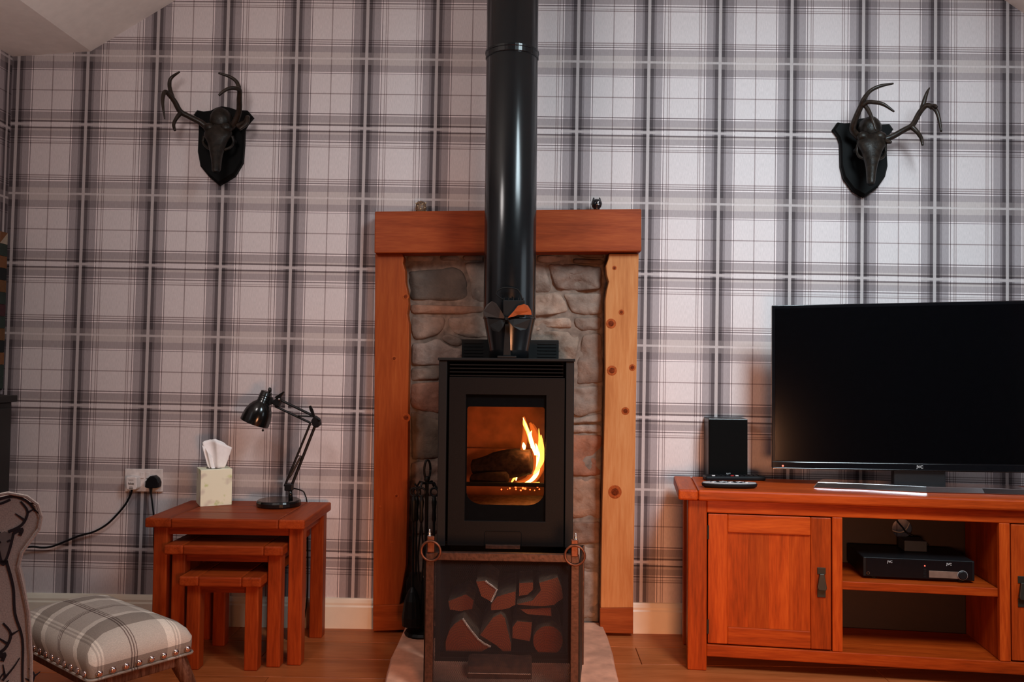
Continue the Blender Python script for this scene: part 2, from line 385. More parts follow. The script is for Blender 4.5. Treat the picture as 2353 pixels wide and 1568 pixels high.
wall_slab('wall_front', [[(XL,YB,0),(XR,YB,0),(XR,YB,2.2),(0.38,YB,3.4),(XL,YB,2.2)]], room_m, (0,-0.1,0))
cl = MB()
prof = [(-1.9,2.125),(-1.6,2.146),(0.385,ztop(0.385)),(2.13,2.13),(XR,2.13)]
for (xa,za),(xb,zb) in zip(prof, prof[1:]):
    cl.quadbox([(xa,0,za),(xb,0,zb),(xb,0,zb+0.06),(xa,0,za+0.06)], [(xa,YB,za),(xb,YB,zb),(xb,YB,zb+0.06),(xa,YB,za+0.06)])
struct(cl.build('ceiling', paint_m))
# right-hand window (outside the picture, it lets the daylight in)
wn = bpy.data.objects.new('window_1', None); C.objects.link(wn); wn.location = (XR+0.05,(wy0+wy1)/2,wz0); wn['kind'] = 'structure'
fr = MB()
for a in ((wy0,wy0+0.05,wz0,wz1),(wy1-0.05,wy1,wz0,wz1),(wy0,wy1,wz0,wz0+0.05),(wy0,wy1,wz1-0.05,wz1),((wy0+wy1)/2-0.02,(wy0+wy1)/2+0.02,wz0,wz1)):
    fr.box(XR+0.03,XR+0.07,a[0],a[1],a[2],a[3])
fr.build('window_frame', white_m, wn)
MB().box(XR+0.048,XR+0.052,wy0+0.05,wy1-0.05,wz0+0.05,wz1-0.05).build('pane', glass_m, wn)
# skylight in the right-hand roof slope (outside the picture)
sk_ = bpy.data.objects.new('window_2', None); C.objects.link(sk_); sk_.location = (1.30,-2.05,2.70); sk_['kind'] = 'structure'
def slope(x): return ztop(x)-0.004
sf = MB()
for xa_, xb_, ya_, yb_ in ((0.90,0.96,-2.55,-1.55),(1.64,1.70,-2.55,-1.55),(0.90,1.70,-2.61,-2.55),(0.90,1.70,-1.55,-1.49)):
    sf.quadbox([(xa_,ya_,slope(xa_)-0.03),(xb_,ya_,slope(xb_)-0.03),(xb_,yb_,slope(xb_)-0.03),(xa_,yb_,slope(xa_)-0.03)], [(xa_,ya_,slope(xa_)),(xb_,ya_,slope(xb_)),(xb_,yb_,slope(xb_)),(xa_,yb_,slope(xa_))])
sf.build('window_frame', white_m, sk_)
# floor: a sub-floor and its planks
fl = struct(MB().box(XL,XR,YB,0.12,-0.06,-0.012).build('floor', dark_m))
pw = 0.165; row = 0; y = 0.0
while y > -1.75:
    x = XL - random.uniform(0.0,1.0)
    while x < XR:
        L = 1.25; a = max(x, XL+0.001); b_ = min(x+L, XR-0.001)
        if b_-a > 0.05: MB().box(a+0.0008,b_-0.0008,y-pw+0.0008,y-0.0008,-0.012,0.0).build('plank', floor_m, fl, bevel=0.0012, seg=1)
        x += L
    y -= pw
MB().box(XL,XR,YB,y,-0.012,0.0).build('far_flooring', floor_m, fl)
# skirting boards with a moulded top
def skirting(name, xa, xb):
    p = [(0,0.0),(-0.018,0.0),(-0.018,0.078),(-0.014,0.084),(-0.014,0.092),(-0.009,0.102),(-0.006,0.107),(0,0.108)]
    mb = MB(); mb.quadbox([(xa,q[0],q[1]) for q in p], [(xb,q[0],q[1]) for q in p])
    return struct(mb.build(name, skirt_m))
skirting('baseboard_back', XL, -0.487); skirting('baseboard_back.001', 0.46, XR)

# ---------------------------------------------------------------- rubble stone panel in the fireplace opening
sp_ = bpy.data.objects.new('wall_fireplace', None); C.objects.link(sp_); sp_.location = (0,0.05,0); sp_['kind'] = 'structure'
mb = MB(); nx, nz_ = 40, 70; g = []
for i in range(nx+1):
    r_ = []
    for j in range(nz_+1):
        x = OPL-0.03+(OPR-OPL+0.06)*i/nx; z = (OPT+0.03)*j/nz_
        r_.append(mb.bm.verts.new((x, 0.024-0.008*noise.noise(Vector((x*9,3.1,z*9)))-0.004*noise.noise(Vector((x*31,1.1,z*31))), z)))
    g.append(r_)
for i in range(nx):
    for j in range(nz_): mb.bm.faces.new((g[i][j],g[i+1][j],g[i+1][j+1],g[i][j+1]))
mb.build('mortar', mortar_m, sp_, smooth=True)
MB().box(OPL-0.03,OPR+0.03,0.07,0.11,0,OPT+0.03).build('backing', mortar_m, sp_)
def inset(poly, k):
    c = sum(poly, Vector((0,0,0)))/len(poly); return [c+(p-c)*k for p in poly]
def stone(pix, tint=(1,1,1), rough=1.0, seed=0, proud=0.0):
    pts = [P(a, b_, 0.01) for a, b_ in pix]
    # resample and round the outline
    per = []
    n = len(pts)
    for i in range(n):
        a, b_ = pts[i], pts[(i+1)%n]; k = max(2, int((b_-a).length/0.012))
        for j in range(k): per.append(a+(b_-a)*(j/k))
    for _ in range(1):
        q = len(per); per = [(per[i-1]+per[i]*2+per[(i+1)%q])/4 for i in range(q)]
    c = sum(per, Vector((0,0,0)))/len(per)
    mb = MB(); R_ = []
    for k, y in ((1.03,0.058),(1.01,0.030),(0.985,0.022),(0.93,0.0185),(0.78,0.016),(0.5,0.014),(0.25,0.0135)):
        ring = []
        for p in per:
            v = c+(p-c)*k
            d = 0.0
            if y < 0.0225:
                h = noise.noise(Vector((v.x*14+seed*3.7, seed*1.3, v.z*18)))*0.009 + noise.noise(Vector((v.x*45, seed*2.3, v.z*45)))*0.006
                d = -h*rough - proud
            else:
                w_ = noise.noise(Vector((v.x*40, seed, v.z*40)))*0.003; v = v+(p-c).normalized()*w_
            ring.append((v.x, y+d, v.z))
        R_.append(ring)
    mb.rings(R_)
    o = mb.build('stone', stone_m, sp_, smooth=True); o.color = (*tint, 1); return o
STN = [
 [(932,587),(998,587),(998,600),(934,601)], [(1009,586),(1056,586),(1057,598),(1010,599)], [(1062,586),(1108,586),(1108,598),(1064,598)],
 [(936,623),(1000,618),(1042,612),(1062,622),(1073,645),(1076,670),(1073,690),(1030,691),(941,689)],
 [(1066,604),(1120,600),(1120,694),(1084,694),(1081,650),(1072,622)], [(940,699),(1112,704),(1112,718),(1060,722),(942,720)],
 [(943,727),(1020,727),(1023,750),(1006,768),(974,778),(950,782),(944,760)], [(1026,731),(1120,722),(1122,776),(1070,776),(1040,764),(1028,750)],
 [(1025,765),(1062,778),(1061,797),(1042,797),(1010,779)], [(945,788),(975,790),(1005,777),(1040,800),(1062,800),(1062,838),(945,840)],
 [(944,845),(1012,846),(1012,872),(942,876)], [(942,882),(1012,877),(1012,952),(970,945),(942,937)], [(942,944),(970,952),(1012,968),(1012,1054),(945,1059)],
 [(943,1064),(1012,1059),(1012,1140),(940,1141)], [(940,1147),(1012,1146),(1012,1228),(940,1230)], [(938,1236),(1012,1235),(1012,1318),(938,1320)], [(936,1326),(1012,1325),(1012,1422),(934,1424)],
 [(1234,587),(1310,586),(1306,597),(1258,604),(1234,602)], [(1322,584),(1390,584),(1389,593),(1342,591)], [(1316,595),(1388,596),(1387,608),(1316,604)],
 [(1258,606),(1300,606),(1384,613),(1383,664),(1330,669),(1276,664)], [(1225,606),(1250,606),(1268,662),(1262,672),(1225,672)],
 [(1225,678),(1284,670),(1299,690),(1308,716),(1275,722),(1225,728)], [(1292,674),(1385,674),(1384,721),(1345,724),(1314,718),(1301,690)],
 [(1225,736),(1262,731),(1311,729),(1315,754),(1260,752),(1228,762)], [(1319,729),(1384,728),(1380,759),(1336,761),(1321,751)],
 [(1228,768),(1257,760),(1320,763),(1334,771),(1322,834),(1228,834)], [(1340,768),(1382,765),(1388,830),(1386,880),(1325,884),(1326,836)],
 [(1312,890),(1388,888),(1386,944),(1330,960),(1312,950)], [(1312,965),(1386,949),(1384,971),(1312,974)], [(1312,978),(1384,976),(1384,995),(1312,996)],
 [(1312,1001),(1384,1001),(1382,1095),(1312,1095)], [(1312,1102),(1382,1100),(1382,1195),(1312,1193)], [(1312,1201),(1382,1200),(1380,1250),(1312,1252)],
 [(1312,1257),(1379,1258),(1377,1309),(1312,1310)], [(1312,1315),(1377,1314),(1376,1395),(1366,1424),(1312,1424)]]
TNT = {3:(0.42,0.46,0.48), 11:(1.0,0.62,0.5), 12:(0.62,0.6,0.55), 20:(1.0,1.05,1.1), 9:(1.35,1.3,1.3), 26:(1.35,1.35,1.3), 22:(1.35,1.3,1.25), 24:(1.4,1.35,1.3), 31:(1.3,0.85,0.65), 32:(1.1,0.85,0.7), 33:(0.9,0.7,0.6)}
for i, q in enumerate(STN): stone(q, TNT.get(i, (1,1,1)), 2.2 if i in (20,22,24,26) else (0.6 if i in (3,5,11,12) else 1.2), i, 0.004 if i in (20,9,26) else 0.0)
yy = 842                                    # courses behind the stove
while yy < 1415:
    hgt = random.randint(55,85); x = 1016
    while x < 1306:
        wd = random.randint(60,120); xe = min(x+wd, 1308)
        if 1308-xe < 30: xe = 1308
        stone([(x+2,yy+3),(xe-3,yy+2+random.randint(0,4)),(xe-4,min(yy+hgt,1424)-3),(x+3,min(yy+hgt,1424)-4)], (1,1,1), 1.0, int(x+yy))
        x = xe
    yy += hgt
# top course gap behind the flue
stone([(1112,590),(1222,590),(1220,690),(1114,692)], seed=91); stone([(1126,698),(1222,698),(1222,776),(1126,776)], seed=92); stone([(1068,784),(1222,782),(1222,836),(1068,836)], seed=93)

# ---------------------------------------------------------------- hearth slab
HZ = 0.035
hp = [(939,1425),(925,1455),(913,1480),(899,1510),(893,1532),(886,1560),(878,1600),(868,1640),(1000,1650),(1150,1652),(1300,1650),(1436,1640),(1428,1600),(1420,1566),(1411,1525),(1404,1490),(1396,1462),(1386,1440),(1376,1425)]
top = [G(a, b_, HZ) for a, b_ in hp]
# tidy: keep the back edge just clear of the stones
for p in top: p.y = min(p.y, -0.005)
rg = []
for z, k in ((0.0,1.012),(0.012,1.015),(HZ-0.008,1.006),(HZ,0.992)):
    c = Vector((0,-0.35,0)); rg.append([Vector((c.x+(p.x-c.x)*k+0.004*noise.noise(p*30+Vector((0,0,z*50))), min(c.y+(p.y-c.y)*k,0.0), z)) for p in top])
hb = MB(); hb.rings(rg)
hs = hb.build('hearth_slab', hearth_m, None, bevel=0.003)
tag(hs, 'pale irregular stone hearth slab under the stove and fireguard', 'hearth')

# ---------------------------------------------------------------- timber fireplace surround
su = thing('fireplace_surround', 'orange pine fireplace surround framing the stone recess', 'fireplace surround', (0,-0.03,0))
yb = -0.085
b4 = [P(861,486,yb),P(1474,480,yb),P(1474,578,yb),P(860,582,yb)]
MB().prism(b4, (0,0.083,0)).build('beam', beam_m, su, bevel=0.004)
yl = -0.055
def leg(outer, inner, mat):
    pts = [P(a, b_, yl) for a, b_ in outer] + [P(a, b_, yl) for a, b_ in inner]
    return MB().prism(pts, (0,0.053,0)).build('leg', mat, su, bevel=0.003)
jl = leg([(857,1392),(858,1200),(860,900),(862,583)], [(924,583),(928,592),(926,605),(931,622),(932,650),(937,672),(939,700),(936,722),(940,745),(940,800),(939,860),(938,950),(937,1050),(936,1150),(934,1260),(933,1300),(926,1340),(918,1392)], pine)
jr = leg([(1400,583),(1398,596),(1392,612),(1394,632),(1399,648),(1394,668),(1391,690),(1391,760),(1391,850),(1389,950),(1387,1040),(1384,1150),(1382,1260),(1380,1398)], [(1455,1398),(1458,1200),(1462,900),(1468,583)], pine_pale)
yp = -0.06
MB().prism([P(857,1392,yp),P(936,1390,yp),P(934,1448,yp),P(857,1451,yp)], (0,0.058,0)).build('plinth_block', plinth_m, su, bevel=0.002)
MB().prism([P(1379,1398,yp),P(1455,1397,yp),P(1455,1457,yp),P(1379,1455,yp)], (0,0.058,0)).build('plinth_block', plinth_m, su, bevel=0.002)
knot_m = plain('pine_knot', (0.13,0.020,0.004), 0.6, spec=0.08, nscale=160, namt=0.5)
knotr_m = plain('pine_knot_ring', (0.30,0.062,0.014), 0.6, spec=0.08, nscale=120, namt=0.3)
for lg, lst in ((jl, [(906,824,5),(932,682,6),(933,960,8),(911,1140,4),(874,1166,3),(900,1246,3)]), (jr, [(1412,616,4),(1428,718,5),(1404,744,9),(1406,852,9),(1437,945,7),(1413,1131,12),(1453,845,6)])):
    for a, b_, r_ in lst:
        c = P(a, b_, yl-0.0002); rr = r_/660
        MB().lathe((c.x, c.y+0.001, c.z), [(rr*1.35,0),(rr*1.35,0.0012),(rr*1.2,0.0016)], 16, (0,-1,0)).build('knot', knotr_m, lg)
        if r_ > 3: MB().lathe((c.x, c.y, c.z), [(rr*0.75,0),(rr*0.75,0.0010),(rr*0.4,0.0014)], 14, (0,-1,0)).build('knot', knot_m, lg)

# ---------------------------------------------------------------- stove, log store and flue (one appliance)
SF = -0.44                                   # front of the stove body
st = thing('wood_stove', 'tall black wood burning stove with a fire behind its glass door', 'stove', (0,-0.26,HZ))
def SX(px, py=1040, y=SF): return P(px, py, y).x
def SZ(py, px=1160, y=SF): return P(px, py, y).z
x0, x1 = SX(1006), SX(1318); zt = SZ(830); zb = SZ(1258); yk = -0.09
# shell: sides, top, bottom, back
MB().box(x0,x0+0.026,SF,yk,zb,zt).build('side_panel', stove_m, st, bevel=0.002)
MB().box(x1-0.026,x1,SF,yk,zb,zt).build('side_panel', stove_m, st, bevel=0.002)
MB().box(x0-0.003,x1+0.003,SF-0.006,yk,zt,zt+0.009).build('top_plate', stove_m, st, bevel=0.0015)
MB().box(x0,x1,yk,yk+0.01,zb,zt).build('back_panel', stove_m, st)
MB().box(x0+0.026,x1-0.026,SF+0.02,yk,zb,zb+0.012).build('bottom_plate', stove_m, st)
# louvres
zl0, zl1 = SZ(868), SZ(836)
MB().box(x0+0.026,x1-0.026,SF+0.05,SF+0.055,zl0,zt).build('louvre_back', dark_m, st)
for k in range(4):
    z = zl1 - 0.003 - k*0.0115
    MB().box(x0+0.034,x1-0.034,SF+0.004,SF+0.03,z-0.004,z).build('louvre_slat', stovedoor_m, st, bevel=0.0008, seg=1)
# door frame with the glass opening
dx0, dx1 = SX(1030), SX(1297); dz0, dz1 = SZ(1257), SZ(868); gx0, gx1 = SX(1069), SX(1254); gz0, gz1 = SZ(1199), SZ(908); yd = SF+0.004
dm = MB()
def ringplate(mb, o, i, y0, y1):
    A = [mb.bm.verts.new((p[0],y0,p[1])) for p in o]; B = [mb.bm.verts.new((p[0],y0,p[1])) for p in i]
    A2 = [mb.bm.verts.new((p[0],y1,p[1])) for p in o]; B2 = [mb.bm.verts.new((p[0],y1,p[1])) for p in i]
    n = len(A)
    for k in range(n):
        q = (k+1)%n
        mb.bm.faces.new((A[k],A[q],B[q],B[k])); mb.bm.faces.new((A2[k],B2[k],B2[q],A2[q]))
        mb.bm.faces.new((A[k],A2[k],A2[q],A[q])); mb.bm.faces.new((B[k],B[q],B2[q],B2[k]))
    return mb
ringplate(dm, [(dx0,dz0),(dx1,dz0),(dx1,dz1),(dx0,dz1)], [(gx0,gz0),(gx1,gz0),(gx1,gz1),(gx0,gz1)], yd, yd+0.016)
door = dm.build('door', stovedoor_m, st, bevel=0.0015)
# black printed border on the glass with rounded lower corners
ow, oh = gx1-gx0, gz1-gz0
inner = []; outer = []
bx0, bx1, bz0, bz1 = SX(1072), SX(1251), SZ(1163), SZ(936)
npt = 48
def border_pt(t):
    # walk a rounded rectangle with large lower radii
    r = 0.055
    seq = []
    for k in range(13): a = PI+ (PI/2)*k/12; seq.append((bx0+r+r*math.cos(a), bz0+r*0.75+r*0.75*math.sin(a)))
    for k in range(13): a = 1.5*PI+(PI/2)*k/12; seq.append((bx1-r+r*math.cos(a), bz0+r*0.75+r*0.75*math.sin(a)))
    r2 = 0.008
    for k in range(5): a = (PI/2)*k/4; seq.append((bx1-r2+r2*math.cos(a), bz1-r2+r2*math.sin(a)))
    for k in range(5): a = PI/2+(PI/2)*k/4; seq.append((bx0+r2+r2*math.cos(a), bz1-r2+r2*math.sin(a)))
    return seq
inner = border_pt(0)
cx, cz_ = (gx0+gx1)/2, (gz0+gz1)/2
def holeplate(rect, hole, y0, y1):           # rectangle with a hole, front at y0, back at y1
    mb = MB(); bm = mb.bm; lay = []
    for y in (y0, y1):
        A = [bm.verts.new((p[0],y,p[1])) for p in rect]; B = [bm.verts.new((p[0],y,p[1])) for p in hole]
        ed = [bm.edges.new((L_[i], L_[(i+1)%len(L_)])) for L_ in (A,B) for i in range(len(L_))]
        bmesh.ops.triangle_fill(bm, use_beauty=True, use_dissolve=False, edges=ed); lay.append((A,B))
    for a_, b2 in zip(lay[0], lay[1]):
        for i in range(len(a_)): bm.faces.new((a_[i], a_[(i+1)%len(a_)], b2[(i+1)%len(a_)], b2[i]))
    return mb
holeplate([(gx0,gz0),(gx1,gz0),(gx1,gz1),(gx0,gz1)], inner, yd+0.011, yd+0.013).build('glass_border', plain('black_ceramic_print', (0.0025,0.0025,0.0028), 0.6, spec=0.02), door)
MB().box(gx0,gx1,yd+0.013,yd+0.016,gz0,gz1).build('glass_pane', glass_m, door)
# ash lip and panel lines
MB().tube([(SX(1115),yd-0.0006,SZ(1256)),(SX(1115),yd-0.0006,SZ(1226)),(SX(1118),yd-0.0006,SZ(1222)),(SX(1196),yd-0.0006,SZ(1222)),(SX(1200),yd-0.0006,SZ(1226)),(SX(1200),yd-0.0006,SZ(1256))], 0.0009, 5).build('ash_lid_seam', dark_m, door)
MB().box(SX(1118),SX(1197),yd-0.012,yd+0.002,zb-0.004,SZ(1252)).build('door_lip', rust_m, door, bevel=0.001)
# firebox lining
fy0, fy1 = SF+0.03, -0.13; fx0, fx1 = gx0-0.018, gx1+0.018; fz0 = SZ(1170); fz1 = SZ(900)
zs = SZ(1032, y=-0.17)
MB().box(fx0,fx1,fy1,fy1+0.02,fz0-0.03,fz1).build('fire_brick', brick_m, st)
MB().box(fx0,fx1,fy1-0.028,fy1,fz0-0.03,zs).build('fire_brick', brick_m, st, bevel=0.003)
MB().box(fx0-0.02,fx0,fy0,fy1,fz0-0.03,fz1).build('fire_brick', brick_m, st)
MB().box(fx1,fx1+0.02,fy0,fy1,fz0-0.03,fz1).build('fire_brick', brick_m, st)
MB().box(fx0-0.02,fx1+0.02,fy0,fy1,fz0-0.03,fz0).build('ash_bed', plain('ash', (0.18,0.12,0.09), 0.95, nscale=80, namt=0.5, bump=1.0), st)
MB().box(fx0-0.02,fx1+0.02,fy0,fy1,fz1,fz1+0.012).build('baffle_plate', dark_m, st)
MB().tube([(fx0,fy0+0.012,SZ(1118)),(fx1,fy0+0.012,SZ(1118))], 0.007, 8).build('grate_bar', dark_m, st)
# log store under the fire
ls0, ls1, lz0 = SX(1005), SX(1318), HZ; lz1 = zb
MB().box(ls0,ls0+0.014,SF+0.006,yk,lz0,lz1).build('store_side', stove_m, st)
MB().box(ls1-0.014,ls1,SF+0.006,yk,lz0,lz1).build('store_side', stove_m, st)
MB().box(ls0+0.014,ls1-0.014,yk-0.008,yk,lz0,lz1).build('store_back', dark_m, st)
MB().box(ls0+0.014,ls1-0.014,SF+0.006,yk-0.008,lz0,lz0+0.012).build('store_floor', stove_m, st)
MB().box(ls0+0.014,ls1-0.014,SF+0.006,SF+0.012,lz0+0.012,lz0+0.03).build('store_lip', stovedoor_m, st, bevel=0.001)
# heat shield with slots behind the flue
h0, h1, hz1 = P(1061,800,-0.12).x, P(1284,800,-0.12).x, P(1170,781,-0.12).z
MB().box(h0,h1,-0.12,-0.115,zt+0.009,hz1).build('heat_shield', black_m, st, bevel=0.002)
for k in range(5):
    z = hz1-0.012-k*0.0115
    for a, b_ in ((h0+0.008,h0+0.075),(h1-0.075,h1-0.008)): MB().box(a,b_,-0.1235,-0.12,z-0.0028,z).build('shield_fin', stove_m, st)
# flue pipe
fyc = -0.30; fr_ = (P(1235,400,fyc-0.0).x - P(1116,400,fyc).x)/2; fcx0 = (P(1112,600,fyc).x+P(1232,600,fyc).x)/2; fcx1 = (P(1119,20,fyc).x+P(1237,20,fyc).x)/2
zA, zBt, zTap0 = zt+0.009, 3.0, P(1170,728,fyc-fr_).z
def fx_at(z):
    z0_, z1_ = P(1172,600,fyc).z, P(1178,20,fyc).z; return fcx0+(fcx1-fcx0)*(z-z0_)/(z1_-z0_)
fl_ = MB(); rg = []
rt = (P(1215,815,fyc).x-P(1124,815,fyc).x)/2
for z, r_ in ((zA,rt),(zA+0.03,rt*1.0),(zTap0-0.005,fr_*0.985),(zTap0,fr_),(zBt,fr_)):
    rg.append([Vector((fx_at(z)+r_*math.cos(2*PI*k/48), fyc+r_*math.sin(2*PI*k/48), z)) for k in range(48)])
fl_.rings(rg); fo = fl_.build('flue_pipe', flue_m, st, smooth=True)
zc = P(1178,103,fyc-fr_).z
MB().lathe((fx_at(zc),fyc,zc-0.018), [(fr_,0),(fr_+0.0025,0.002),(fr_+0.0025,0.016),(fr_+0.004,0.018),(fr_+0.004,0.024),(fr_,0.026)], 48).build('flue_collar', flue_m, st, smooth=False)
MB().lathe((fx_at(zTap0),fyc,zTap0-0.004), [(fr_*0.99,0),(fr_+0.0015,0.001),(fr_+0.0015,0.006),(fr_,0.008)], 48).build('flue_seam', flue_m, st)
for o in list(st.children):
    if o.name.startswith('flue_pipe'):
        for p_ in o.data.polygons: p_.use_smooth = len(p_.vertices) == 4

# fire: burning logs, embers and flames
FYC = -0.30
def FP(px, py, y=FYC): return P(px, py, y)
bl = thing('burning_log', 'charred log burning in the middle of the stove firebox', 'log', FP(1150,1118))
a, b_ = FP(1085,1075,-0.27), FP(1222,1062,-0.31)
lg = MB(); pts = [a+(b_-a)*t for t in (0,0.03,0.25,0.5,0.75,0.97,1)]
pts = [a+(b_-a)*t for t in (0,0.02,0.12,0.25,0.37,0.5,0.62,0.75,0.87,0.98,1)]
lg.tube(pts, [0.018,0.026,0.031,0.036,0.042,0.047,0.049,0.047,0.044,0.040,0.026], 18)
for v in lg.bm.verts: v.co += v.co.normalized().cross(Vector((0,0,1)))*0.0 + Vector((0,-1,0.6))*0.010*noise.noise(v.co*38)
lg.build('charred_wood', plain('charred_log', (0.020,0.011,0.008), 0.95, spec=0.1, nscale=70, namt=0.6, bump=1.0), bl, smooth=True)
bl2 = thing('burning_log', 'short charred log lying low at the front of the firebox', 'log', FP(1120,1128,-0.35))
a, b_ = FP(1082,1104,-0.33), FP(1168,1098,-0.37)
MB().tube([a, a+(b_-a)*0.05, a+(b_-a)*0.5, a+(b_-a)*0.95, b_], [0.012,0.02,0.023,0.02,0.012], 12).build('charred_wood', bpy.data.materials['charred_log'], bl2, smooth=True)
fi = thing('fire', 'bright yellow flames rising at the right of the stove firebox', 'fire', FP(1210,1112))
def flame(path, rads, mat, name='flame', y=FYC):
    pts = smoothpath([FP(a, b_, y-0.012*math.sin(i*1.7)) for i, (a, b_) in enumerate(path)], 5)
    MB().tube(pts, lerp_list(rads, len(pts)), 10, 0.7).build(name, mat, fi, smooth=True)
flame([(1206,1112),(1222,1103),(1233,1088),(1237,1065),(1236,1040),(1231,1020)], [0.004,0.007,0.0085,0.0075,0.0065,0.0015], flame_core)
flame([(1231,1045),(1223,1020),(1219,1000),(1222,990)], [0.005,0.007,0.005,0.0008], flame_core)
flame([(1219,1020),(1214,995),(1206,975),(1203,962)], [0.004,0.007,0.0075,0.0008], flame_mid)
flame([(1222,1030),(1216,1000),(1209,980),(1202,960)], [0.003,0.0045,0.004,0.0005], flame_core, y=FYC-0.002)
flame([(1236,1050),(1240,1020),(1239,1000),(1238,985)], [0.006,0.006,0.003,0.0005], flame_mid)
flame([(1205,1032),(1204,1026),(1203,1018)], [0.004,0.007,0.002], flame_core)
flame([(1176,1108),(1186,1094),(1198,1086),(1205,1084)], [0.003,0.006,0.004,0.0008], flame_mid)
flame([(1186,1104),(1188,1096),(1196,1088)], [0.002,0.0035,0.0006], flame_core)
flame([(1186,1114),(1216,1106),(1236,1075),(1238,1040),(1232,1005),(1222,975)], [0.010,0.020,0.025,0.024,0.020,0.006], flame_out, 'flame_glow')
for kk in (0.75, 0.5): flame([(1190,1114),(1218,1106),(1237,1075),(1238,1040),(1230,1005),(1218,972)], [0.010*kk,0.020*kk,0.025*kk,0.024*kk,0.020*kk,0.004], flame_out, 'flame_glow')
for kk in (1.0, 0.6): flame([(1200,1045),(1206,1010),(1208,985),(1204,958)], [0.010*kk,0.012*kk,0.012*kk,0.003], flame_out, 'flame_glow')
flame([(1228,1090),(1244,1060),(1246,1030),(1243,1000)], [0.006,0.010,0.008,0.002], flame_mid)
flame([(1170,1113),(1190,1112),(1215,1113),(1240,1110)], [0.003,0.005,0.006,0.003], flame_mid)
for i in range(26):
    p = FP(random.uniform(1140,1240), random.uniform(1110,1128), random.uniform(-0.38,-0.24)); MB().sphere(p, random.uniform(0.0015,0.0045), 6).build('ember', ember_m, fi)
pt = bpy.data.lights.new('fire_light', 'POINT'); pt.energy = 1.5; pt.color = (1.0,0.40,0.10); pt.shadow_soft_size = 0.03
po = bpy.data.objects.new('fire_light', pt); C.objects.link(po); po.location = FP(1222,1030,-0.345)

# split logs in the store
def split_log(pix, yf, length, label, pale=None, endm=None):
    pts = [P(a, b_, yf) for a, b_ in pix]; c = sum(pts, Vector((0,0,0)))/len(pts)
    root = thing('firewood_log', label, 'log', (c.x, c.y+length/2, min(p.z for p in pts)), group='firewood in the log store')
    rs = []
    for t, k in ((0.0,0.97),(0.004,1.0),(0.5,1.0),(1.0,0.96)):
        rs.append([Vector((c.x+(p.x-c.x)*k+0.002*noise.noise(p*60+Vector((0,t*9,0))), yf+0.0012+t*length, c.z+(p.z-c.z)*k)) for p in pts])
    MB().rings(rs).build('bark', bark_m, root)
    MB().prism([c+(p-c)*0.985 for p in pts], (0,0.004,0)).build('cut_end', logend_m, root)
    if pale:
        q = [P(a, b_, yf-0.001) for a, b_ in pale]
        MB().tube(q, 0.0035, 6).build('bark_edge', palebark_m, root)
def cp(l): return [(1000+a/5.64, 1290+b_/5.64) for a, b_ in l]
YF = -0.405
split_log(cp([(130,1050),(180,900),(250,810),(355,745),(560,1010),(720,1110),(600,1175),(135,1170)]), YF, 0.27, 'split log with a pale bark edge, bottom left of the store', cp([(355,745),(450,880),(560,1015),(640,1075),(720,1110)]))
split_log(cp([(580,960),(750,730),(850,680),(905,740),(985,1090),(985,1172),(880,1172),(800,1100)]), YF-0.004, 0.27, 'wedge shaped split log standing beside the pale edged log')
split_log(cp([(1000,860),(1060,780),(1255,795),(1240,960),(1225,1040),(1000,1000)]), YF+0.03, 0.25, 'square split log between the wedge and the round log')
split_log([(1000+(1462+195*math.cos(t))/5.64, 1290+(1035+195*math.sin(t))/5.64) for t in [2*PI*k/22 for k in range(22)]], YF-0.006, 0.27, 'round uncut log at the lower right of the store')
split_log(cp([(530,265),(650,255),(800,370),(790,430),(725,530),(600,460)]), YF+0.01, 0.25, 'small split log perched top left with a pale side', cp([(650,255),(800,370),(725,530)]))
split_log(cp([(725,560),(800,460),(1045,390),(1040,570),(940,615),(850,632),(725,640)]), YF+0.02, 0.25, 'broad split log lying above the wedge shaped log')
split_log(cp([(1055,565),(1260,515),(1370,380),(1350,280),(1590,210),(1640,340),(1660,480),(1540,570),(1380,590)]), YF, 0.27, 'large curved split log at the top right of the stack')
split_log(cp([(1105,625),(1500,605),(1510,715),(1420,705),(1200,690)]), YF+0.012, 0.25, 'thin split log under the large curved log')
split_log(cp([(1090,285),(1270,275),(1270,370),(1190,440),(1085,450)]), YF+0.05, 0.16, 'dark split log at the back beneath the curved log')
split_log(cp([(170,520),(400,430),(500,510),(480,620),(330,650),(190,630)]), YF+0.08, 0.18, 'shadowed split log at the back left of the store')

# dark bark log lying in front of the store
dl = thing('hearth_log', 'dark squared log lying on the hearth behind the fireguard mesh', 'log', (0,-0.52,HZ))
xa, xb = P(1076,1530,-0.52).x, P(1222,1530,-0.52).x
rs = []
for t in (0,0.03,0.2,0.4,0.6,0.8,0.97,1.0):
    x = xa+(xb-xa)*t; k = 0.93 if t in (0,1.0) else 1.0
    sec = [(-0.575,HZ),(-0.578,HZ+0.018),(-0.572,HZ+0.034),(-0.545,HZ+0.042),(-0.50,HZ+0.046),(-0.478,HZ+0.040),(-0.468,HZ+0.02),(-0.47,HZ)]
    rs.append([Vector((x, -0.523+(y-(-0.523))*k+0.004*noise.noise(Vector((x*30,y*40,1))), HZ+(z-HZ)*k+(0.004*noise.noise(Vector((x*30,y*40,5))) if z > HZ+0.001 else 0))) for y, z in sec])
MB().rings(rs).build('bark', plain('dark_bark', (0.085,0.035,0.02), 0.8, nscale=40, namt=0.6, bump=1.0), dl)
MB().box(xa+0.004,xb-0.004,-0.5805,-0.576,HZ+0.016,HZ+0.0185).build('split_seam', palebark_m, dl)

